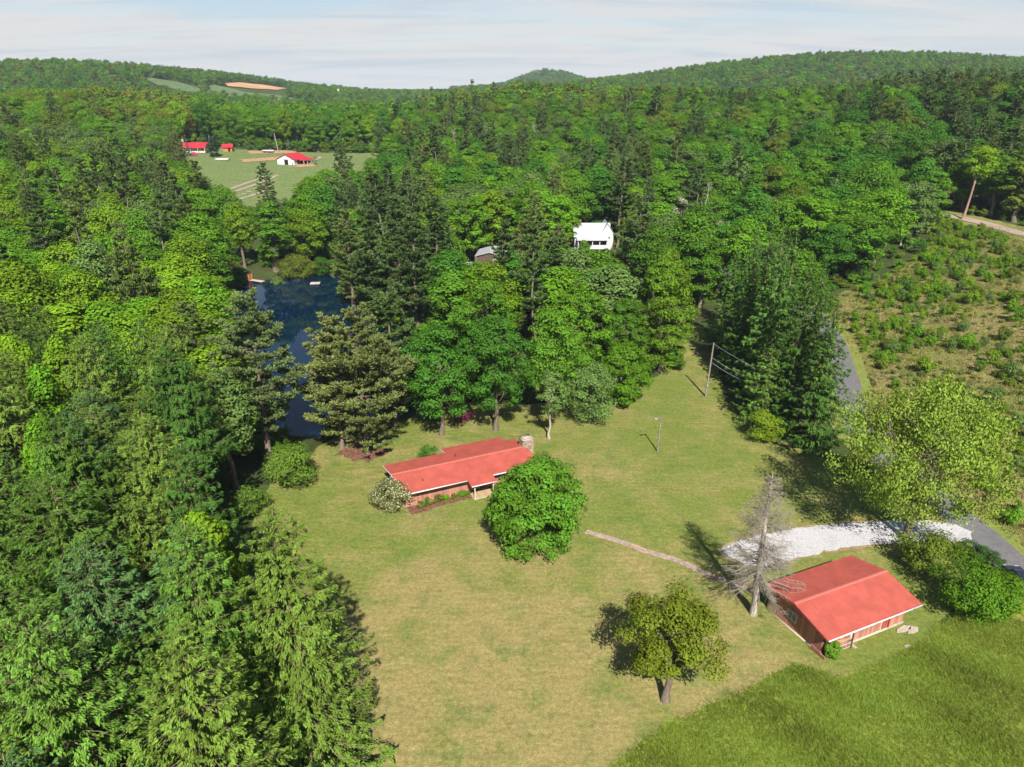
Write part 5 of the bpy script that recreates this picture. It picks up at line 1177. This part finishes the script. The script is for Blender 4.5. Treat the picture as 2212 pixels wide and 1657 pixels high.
# spruces right of the lawn
SR = [(41.4,88.5,22,.06),(40,94.5,25.5,.04),(43.8,99,24,.05),(39.2,104,27.5,.05),(42.5,107.5,27,.05),(38.4,112,24,.05),(42.2,117,25,.05),(39.8,126,20,.05),(44.5,131,22,.05),(46,119,24,.05)]
ORD = ['first', 'second', 'third', 'fourth', 'fifth', 'sixth', 'seventh', 'eighth', 'ninth', 'tenth', 'eleventh', 'twelfth', 'thirteenth', 'fourteenth', 'fifteenth', 'sixteenth']
SPM = [spruce(60+i, 25, 4.5, .05, 26000, .42, .7, gap=.62, taper=.95) for i in range(3)]; SPM = [(a.mesh('dark_spruce_wood', [TWIG]), b.mesh('dark_spruce_crown', [SPRUCE])) for a, b in SPM]
for i, (x, y, H, b) in enumerate(SR):
    o = make_tree('spruce_tree', SPM[i % 3], (None, None), (x, y, h1(x, y)), (.070, .150, .022), i*1.7, (1.0+.06*math.sin(i*2.3), 1.0+.06*math.sin(i*2.3), H/25)); HERO_XY.append((x, y, 4))
    tag(o, '%s dark spruce from the camera in the clump between lawn and lane' % ORD[i], 'spruce', 'dark spruces between lawn and lane')
hero('hemlock_tree', 'low soft-branched conifer at the lawn edge before the dark spruces', 'tree', spruce(66, 12, 4.4, .03, 9000, .42, .5, taper=.6), (36.8, 95.5), 'mossy spruce green', mats=(TWIG, SPRUCE), r=3)
# left spruce stand
SPRUCE_STAND = [(-8,5),(-10,20),(-11,40),(-16,47),(-25,52),(-31,60),(-35,70),(-38,80),(-43,88),(-62,92),(-84,80),(-84,5)]
srng = np.random.default_rng(21)
ST = [(-14.6,38,22.3,0),(-19.2,35.2,22.5,1),(-15.6,27,22,2),(-34,66.5,22.5,3),(-36,71,23,3),(-22.5,43.5,21,2),(-29,52,22,0),(-25,47.5,21.5,1)]
for yy in np.arange(8, 90, 4.5):
    for xx in np.arange(-80, -12, 4.5):
        x, y = xx+srng.uniform(-1.5, 1.5), yy+srng.uniform(-1.5, 1.5)
        if in_poly(np.array([x]), np.array([y]), SPRUCE_STAND)[0] and float(seg_dist(np.array([x]), np.array([y]), SPRUCE_STAND[:10])[0]) > 3.2 and all((x-a)**2+(y-b)**2 > 3.7**2 for a, b, _, _ in ST) and abs(x) < .82*y+26 and (y > 14 or x > -30):
            ST.append((x, y, srng.uniform(17.0, 23.5), int(srng.integers(0, 4)) if seg_dist(np.array([x]), np.array([y]), SPRUCE_STAND[:10])[0] < 9 else int(srng.integers(0, 3))))
rows = {}
for s in ST: rows.setdefault(int(s[1]//9), []).append(s)
for ri, rk in enumerate(sorted(rows)):
    for ci, (x, y, H, k) in enumerate(sorted(rows[rk], key=lambda s: -s[0])):
        p = PROTO['spruce'][k]; z = h1(x, y); leafy = srng.random() < (.12 if y < 55 else .5) and y > 40 and ci > 1
        tn = ('mossy spruce green', 'mossy spruce green', 'dark spruce green', 'bluish spruce green', 'yellowish spruce green')[int(srng.integers(0, 5))]
        if leafy:
            q = PROTO['broad'][int(srng.integers(0, 7))]; tn = ['bright yellow-green', 'grey-green', 'fresh green'][int(srng.integers(0, 3))]
            o = make_tree('broadleaf_tree', (q['mw'], q['mc']), (None, None), (x, y, z-.1), TONES[tn], srng.uniform(0, 6), (.8, .8, .95)); tag(o, '%s leafy tree among the left spruces, row %s, %s from lawn' % (tn, ORD[ri], ORD[min(ci, 15)]), 'tree', 'leafy trees in the left spruce stand')
        else:
            kx = srng.uniform(.92, 1.12)
            o = make_tree('spruce_tree', (p['mw'], p['mc']), (None, None), (x, y, z-.1), TONES[tn], srng.uniform(0, 6), (kx, kx, H/p['H'])); tag(o, '%s spruce in the left stand, %s row from camera, %s from the lawn' % (tn.replace(' green', ' green'), ORD[ri], ORD[min(ci, 15)]), 'spruce', 'spruces in the left stand')
        o.rotation_euler.x = srng.normal(0, .02); o.rotation_euler.y = srng.normal(0, .02); HERO_XY.append((x, y, 2.5))
# shrubs
def bush(name, label, xy, H, R, tone, n=2600, leaf=.2, seed=1, group=None, cat='shrub', mats=(BARK, LEAF), **k):
    return hero(name, label, cat, shrub(seed, H, R, n, leaf, **k), xy, tone, mats=mats, r=R*.6, parts=('stems', 'foliage'), group=group)
fl = bush('viburnum', 'cream-flowered bushy shrub at the left front house corner', at(846, 1098, 0), 3.6, 2.7, (.14, .17, .045), 5200, .19, 501, m=55)
w_, c_ = shrub(501, 3.6, 2.7, 2400, .15, m=55); V, Q, t, m_ = c_.arr(); me = np_mesh('viburnum_flowers', V*1.03, Q, [FLOWER], m_, t); f_ = link('blossom', me, fl); f_['leafcol'] = [.50, .48, .30]
bush('dark_bush', 'dark olive bush behind the left gable end of the house', hw(-1.2, 3.0), 2.6, 1.7, (.065, .062, .02), 3200, .16, 502)
for i, (x, R, H) in enumerate([(2.1, .62, .75), (2.9, .8, 1.0), (4.4, .85, 1.0), (5.2, .6, .7), (6.2, .5, .7), (7.3, .7, .8), (8.0, .5, .6)]):
    bush('boxwood', '%s small clipped shrub from the left along the house front' % ORD[i], hw(x+.4, .35), H, R, 'fresh green' if i % 2 else 'olive green', 900, .11, 510+i, 'shrubs along the house front', m=22)
bush('round_bush', 'clipped round deep green bush behind the house jog', hw(6.9, 10.3), 2.6, 1.6, 'deep green', 3600, .14, 520, lump=.12)
bush('low_bush', 'low reddish-centred bush under the rear eave of the house', hw(5.7, 9.2), 1.2, 1.3, 'olive green', 1500, .14, 521)
az = bush('azalea', 'magenta flowering azalea in the shade behind the house', at(1000, 893, 1), 2.0, 1.9, (.20, .012, .09), 2400, .17, 522, mats=(BARK, FLOWER))
bush('yellow_bush', 'yellow-green layered bush at the foot of the dark spruces', (35.2, 90.2), 4.6, 2.9, (.155, .235, .012), 5200, .22, 523)
bush('hedge_bush', 'dark clipped hedge bush beside the grey lane', at(1838, 1025, 0), 2.4, 2.6, 'deep green', 4200, .15, 524)
bush('lawn_edge_bush', 'bright sprawling bush where the lawn meets the pond and spruces', (-27.5, 78.2), 5.2, 4.4, (.10, .175, .02), 9000, .24, 525, lump=.4)
bush('lawn_edge_bush', 'smaller bright bush below the sprawling one at the lawn edge', (-30.5, 71.5), 3.2, 2.8, (.09, .16, .02), 4200, .22, 526)
bush('garage_bush', 'large mounded green thicket right of the garage', (43.6, 54.6), 5.2, 4.6, 'fresh green', 12000, .22, 527, lump=.3)
bush('garage_bush', 'yellowish green end of the thicket nearest the parked car', (45.6, 54.6), 3.8, 2.9, 'bright yellow-green', 7000, .22, 528)
bush('garage_bush', 'shaded mossy shrub between the garage thicket and the airy tree', (42.5, 60.5), 4.4, 3.6, 'olive green', 7000, .22, 529)
for i, (u, v) in enumerate([(2086, 1196), (2116, 1212), (2143, 1226)]): bush('ball_bush', ['left', 'middle', 'right'][i]+' one of three clipped ball shrubs beside the lane', at(u, v, .3), 2.1, 1.15, (.05, .12, .02), 3200, .11, 530+i, 'ball shrubs by the lane', lump=.08, low=-.8)
bush('wall_creeper', 'green creeper spilling over the firewood at the garage corner', gw(1.15, .25), 1.7, .85, 'fresh green', 2600, .18, 540)
bush('pole_bush', 'dull green bush at the foot of the bright poplar', (28.8, 118.0), 4, 2.6, 'mid green', 4200, .26, 541)
bush('shore_bush', 'yellow-green rhododendron mound on the far pond shore', at(640, 596, -.5), 6.0, 6.2, (.12, .16, .02), 9000, .3, 542)
bush('shore_bush', 'dark green bush on the far pond shore above the raft', at(692, 590, -.5), 5, 4, 'deep green', 5200, .3, 543)
bush('cabin_bush', 'rounded green bush hiding the lower wall of the grey cabin', (-8.6, 170.5), 4.6, 3.4, 'fresh green', 4200, .3, 545)
bush('cabin_bush', 'bright bush hiding the right lower wall of the grey cabin', (-4.6, 169), 4.4, 2.6, 'bright yellow-green', 3600, .3, 546)
sheet('needle_litter', [(-20.6+3.3*math.cos(a), 87.4+2.2*math.sin(a)) for a in np.linspace(0, 6.0, 14)], M_MULCH, .085, .8, 'reddish needle litter under the pines behind the house', 'needle litter', jag=.3, subdiv=.6)
bush('shore_bush', 'grey twiggy bush by the far pond shore right of the jetty', at(600, 606, -.5), 3.2, 2.4, 'grey-green', 2600, .24, 544)
# trees of the far garden
p = gat(463, 340); hero('garden_conifer', 'dark rounded conifer in front of the crimson-roofed farmhouse', 'tree', broadleaf(551, 9.5, 4.4, .02, 6000, .42, 60, .22, .15, shape=.5, low=-.95), p, (.028, .06, .022), r=3)
p = gat(408, 338); hero('blue_spruce', 'bluish spruce by the left end of the crimson roof', 'spruce', spruce(552, 8.5, 2.4, .03, 3500, .45, .3), p, (.12, .17, .19), mats=(TWIG, SPRUCE), r=2)
p = gat(421, 338); bush('pink_azalea', 'bright pink bush before the crimson-roofed farmhouse', p, 1.8, 2.2, (.55, .10, .24), 900, .3, 553, mats=(BARK, FLOWER))
p = gat(682, 357); hero('arborvitae', 'narrow dark column shrub right of the white barn', 'shrub', spruce(554, 4.2, .9, .02, 1200, .3, .2, taper=.4), p, (.03, .07, .02), mats=(TWIG, SPRUCE), r=1, parts=('stems', 'foliage'))
p = gat(572, 392); hero('pine_tree', 'lone pine standing before the pasture, left of the barn', 'pine', pine(555, 17, 4.6, .05, 8000, .5, .12), (p[0]*.86, p[1]*.86), 'dark pine green', mats=(BARKP, NEEDLE), r=3)
# leaning tree by the upper road and its neighbours
p = gat(2078, 476); q_ = broadleaf(560, 19, 5.5, .5, 6500, .4, 60, .22, .4, lean=(3.2, 2)); hero('roadside_tree', 'leaning bright tree with long bare trunk at the upper road', 'tree', q_, p, 'bright yellow-green', mats=(mat_bark('reddish_bark', (.30, .19, .14)), LEAF), r=3)
p = gat(2000, 462); hero('roadside_bush', 'rounded pale olive tree at the left end of the upper road', 'tree', broadleaf(561, 11, 6.2, .02, 9000, .3, 90, .2, .15, low=-.8), (p[0]-2, p[1]-3), (.13, .135, .045), r=4)
# snags and bare trees standing in the wood
def snag(seed, H):
    rng = np.random.default_rng(seed); g, b = Geo(), Geo(); P = curve_pts((0, 0, -.3), (rng.normal(0, .8), rng.normal(0, .5), H), rng, 7, .02); g.tube(P, .02*H*np.linspace(1, .12, 7), 6)
    for i in range(24):
        t = rng.uniform(.35, .97); p0 = np.array([np.interp(t, np.linspace(0, 1, 7), P[:, k]) for k in range(3)]); a = rng.uniform(0, 6.28); L = (1-t)*4.5+.8
        e = p0+np.array([math.cos(a)*L*.7, math.sin(a)*L*.7, L*rng.uniform(.1, .8)]); C = curve_pts(p0, e, rng, 5, .06); b.tube(C, .007*H*(1.1-t)*np.linspace(1, .25, 5)+.012, 4)
        for j in range(4): s = C[rng.integers(2, 5)]; b.tube(curve_pts(s, s+rng.normal(0, .5, 3)+(0, 0, .5), rng, 3, .05), [.025, .018, .01], 3)
    return g, b
for i, (u, v, H, lab) in enumerate([(988,322,17,'bare reddish snag among pines left of centre wood'),(1150,318,18,'forked bleached dead tree in the centre wood'),(905,300,15,'pale bare crowned tree near the right end of the pasture'),(1065,470,11,'grey bare tree above the red shed'),(1510,500,17,'pale twin-stemmed bare tree right of the white farmhouse'),(1785,460,14,'bleached snag at the wood edge above the dark spruces'),(1945,470,13,'white dead stem near the upper road wood edge')]):
    p = gat(u, v+60) if i != 8 else (-14, 122)
    if p is None: continue
    o = make_tree('dead_tree', snag(600+i, H), (PALE, PALE), (p[0], p[1], h1(*p)), (1, 1, 1), i, (1, 1, 1.15), parts=('trunk', 'branches')); tag(o, lab, 'dead tree')
# blossoming locusts
for i, (u, v) in enumerate([(1465,505),(1545,560),(1450,560)]):
    p = gat(u, v+35); o = hero('blossoming_tree', ['tallest', 'rightmost', 'lowest'][i]+' cream-blossomed tree right of the white farmhouse', 'tree', broadleaf(570+i, 15-i*1.5, 3.8, .3, 4200, .36, 45, .22, .45), p, 'grey-green', r=2.5)
    w_, c_ = broadleaf(570+i, 15-i*1.5, 3.8, .3, 1300, .36, 45, .22, .45); V, Q, t, m_ = c_.arr(); f_ = link('blossom', np_mesh('locust_blossom', V+(0, 0, .1), Q, [FLOWER], m_, t), o); f_['leafcol'] = [.46, .42, .33]

# trees standing before the white farmhouse
for lab, xy, H, R, tn, sd_ in [('rich green tree hiding the left half of the white farmhouse', (12.2, 178), 15, 3.9, 'fresh green', 801), ('broad olive tree hiding the right end of the white farmhouse', (29.6, 176), 16, 5.6, 'olive green', 802), ('low green tree before the lower porch of the white farmhouse', (17.0, 172), 9, 3.4, 'mid green', 804), ('leafy tree right of the cabin deck', (-13.5, 171), 11, 3.6, 'fresh green', 803)]:
    hero('shade_tree', lab, 'tree', broadleaf(sd_, H, R, .12, 8000, .36, 80, .2, .35), xy, tn, r=3)
for lab, xy, H, R, sd_ in [('pointed pine before the white farmhouse porch', (22.5, 165), 9.2, 3.9, 811), ('tall brownish pine between cabin and farmhouse', (5.5, 170), 21, 5.2, 812), ('second pine between cabin and farmhouse', (10.5, 162), 15, 4.6, 813), ('dark pine in front of the grey cabin wall', (1.5, 155), 16, 5, 814)]:
    hero('pine_tree', lab, 'pine', pine(sd_, H, R, .08, 11000, .5, .12), xy, 'dull pine green', mats=(BARKP, NEEDLE), r=3)

cand_trees = place_woods()
place_hills()

# ------------------------------------------------------------------ rough hillside cover
brng = np.random.default_rng(3)
BT = {'bright yellow-green': 5, 'olive green': 3, 'fresh green': 4, 'grey-green': 3}; bl = [k for k, n_ in BT.items() for _ in range(n_)]
SHB = [shrub(700+i, 2.0, 1.5, 1500, .19, m=34, lump=.4, loose=.4) for i in range(4)]; SHM = [(a.mesh('brush_stems', [BARK]), b.mesh('brush_foliage', [LEAF])) for a, b in SHB]
for (a, b) in SHB: PROTO.setdefault('shrub', []).append(dict(w=a, c=b, H=2.0, R=1.5, mats=(BARK, LEAF)))
bx, by = brng.uniform(54, 165, 9000), brng.uniform(42, 200, 9000)
ok = in_poly(bx, by, BRUSH) & (seg_dist(bx, by, ROAD) > 4.5) & (seg_dist(bx, by, UP) > 5.5); bx, by = bx[ok], by[ok]; bz = height(bx, by); loose, big = [], []
for x, y, z in zip(bx, by, bz):
    cl = math.sin(x*.19+1.3)*math.sin(y*.16+.4)+.45*math.sin(x*.41+y*.33); far = np.clip((y-90)/70, 0, 1)
    if brng.random() > .08+.6*cl+.42*far: continue
    k = brng.uniform(.2, .7)*(1+.25*far); u, v, d = project(x, y, z)
    tn = bl[int(brng.integers(0, len(bl)))]; loose.append(('shrub', int(brng.integers(0, 4)), tn, (x, y, z-.05), k*1.0, k*brng.uniform(1.0, 1.6), brng.uniform(0, 6.28)))
for i in range(3600):                                                    # knee-high weeds and briars between the bushes
    q = int(brng.integers(0, len(bx))); x, y = bx[q]+brng.normal(0, 1.2), by[q]+brng.normal(0, 1.2)
    if not in_poly(np.array([x]), np.array([y]), BRUSH)[0] or seg_dist(np.array([x]), np.array([y]), ROAD)[0] < 4: continue
    k = brng.uniform(.10, .30); loose.append(('shrub', int(brng.integers(0, 4)), ('olive green', 'golden green', 'grey-green', 'bright yellow-green', 'russet green')[int(brng.integers(0, 5))], (x, y, h1(x, y)-.03), k*1.5, k*1.3, brng.uniform(0, 6.28)))
pk = []
for x, y, z in zip(bx[::-1], by[::-1], bz[::-1]):
    u, v, d = project(x, y, z)
    if u < 2190 and all((x-a)**2+(y-b)**2 > 36 for a, b in pk) and brng.random() < .35: pk.append((x, y))
    if len(pk) >= 80: break
bigs = []
for x, y in pk:
    z = h1(x, y); u, v, d = project(x, y, z); k = brng.uniform(.6, 1.25); tn = bl[int(brng.integers(0, len(bl)))]
    bigs.append(dict(x=x, y=y, z=z, u=u, v=v, k=k, tone=tn))
BLM = [('lane bend', 53, 90), ('grey lane', 58, 115), ('upper gravel road', 120, 188), ('right picture edge', 92, 95), ('dark spruces', 62, 135), ('wood edge', 85, 160), ('airy tree', 62, 72), ('hillside middle', 82, 120)]
gr = {}
for b in bigs:
    L = min(BLM, key=lambda L: math.hypot(L[1]-b['x'], L[2]-b['y'])); s = 'large' if b['k'] > 1.05 else 'small' if b['k'] < .8 else 'middling'
    b['base'] = '%s %s bush on the rough hillside near the %s' % (s, b['tone'], L[0]); gr.setdefault(b['base'], []).append(b)
for base, g_ in gr.items():
    g_.sort(key=lambda b: b['u']); nm = {1: [''], 2: [', left one', ', right one'], 3: [', leftmost', ', middle one', ', rightmost']}.get(len(g_)) or ([', leftmost']+[', %s leftmost' % w for w in ORD[1:len(g_)-1]]+[', rightmost'])
    for i, b in enumerate(g_):
        o = make_tree('hillside_bush', SHM[i % 4], (None, None), (b['x'], b['y'], b['z']-.05), TONES[b['tone']], b['u'], (b['k'], b['k'], b['k']*1.3), parts=('stems', 'foliage')); tag(o, base+nm[i], 'bush', 'bushes on the rough hillside')
scatter('low_brush', loose, 'low scrub and briars spread over the rough hillside', 'brush')

# ------------------------------------------------------------------ grasses
def grass_field(name, poly, per, hmin, hmax, wid, col, label, cat, seed, edge=0.0, dens=None, blades=4, view=True):
    r = np.random.default_rng(seed); P = np.array(poly); x0, y0 = P.min(0); x1, y1 = P.max(0); n = int((x1-x0)*(y1-y0)*per)
    x, y = r.uniform(x0, x1, n), r.uniform(y0, y1, n); k = in_poly(x, y, poly)
    if edge: k &= seg_dist(x, y, poly, True) > -1
    x, y = x[k], y[k]
    if view:
        d = y*cP+CAM_H*sP; k = (np.abs(x/d) < .80) & (y > 34); x, y = x[k], y[k]
    if dens is not None: k = r.random(len(x)) < dens(x, y); x, y = x[k], y[k]
    z = height(x, y); n = len(x); g = Geo()
    x = x+r.normal(0, .22, n); y = y+r.normal(0, .22, n); x, y, z = [np.repeat(a, blades) for a in (x, y, z)]; m = len(x); h = r.uniform(hmin, hmax, m)*(1+.35*np.sin(x*.5+y*.3)*np.sin(y*.43))
    a = unit(np.stack([r.normal(0, .42, m)-.1, r.normal(0, .42, m)+.15, np.ones(m)], -1)); C = np.stack([x+r.normal(0, .12, m), y+r.normal(0, .12, m), z], -1)+a*(h*.46)[:, None]
    th = r.uniform(0, 6.28, m); nrm = np.stack([np.cos(th), np.sin(th), np.full(m, .3)], -1)
    pt = .5+.30*np.sin(x*.31+2)*np.sin(y*.37+1)+.2*np.sin(x*.9+y*.7); leaves(g, C, a, nrm, h, wid, np.clip(pt+r.normal(0, .22, m), 0, 1))
    o = link(name, g.mesh(name, [GRASSM])); o['leafcol'] = list(col); return tag(o, label, cat, kind='stuff')
GRASSM = mat_leaf('grass_blades', .25, .6, .2, .40, 0, (1.1, 1.1, .6))
grass_field('tall_grass', MEADOW, 80, .16, .36, .034, (.165, .228, .025), 'unmown tall grass filling the lower right corner', 'grass', 1, blades=3)
grass_field('hillside_grass', BRUSH, 7, .25, .6, .08, (.205, .200, .055), 'tawny dead grass tufts over the rough hillside', 'grass', 2, blades=3, view=True)
grass_field('lawn_tufts', LAWN, 16, .04, .10, .06, (.190, .185, .050), 'short clumpy blades of the mown lawn', 'grass', 4, blades=2)

# ------------------------------------------------------------------ air
hz = link('haze', box_mesh('haze', None, -4600, 4600, -1700, 4600, -12, 140)); hz.data.materials.clear()
hmat = bpy.data.materials.new('haze_air'); hmat.use_nodes = True; hn = hmat.node_tree; hn.nodes.clear()
ho = hn.nodes.new('ShaderNodeOutputMaterial'); pv = hn.nodes.new('ShaderNodeVolumePrincipled'); pv.inputs['Density'].default_value = 0.00009; pv.inputs['Color'].default_value = (.72, .86, 1.0, 1); pv.inputs['Anisotropy'].default_value = 0.0
hn.links.new(pv.outputs[0], ho.inputs['Volume']); hz.data.materials.append(hmat); tag(hz, 'thin bluish haze filling the air of the valley', 'haze', kind='stuff')
print('objects', len(bpy.data.objects))
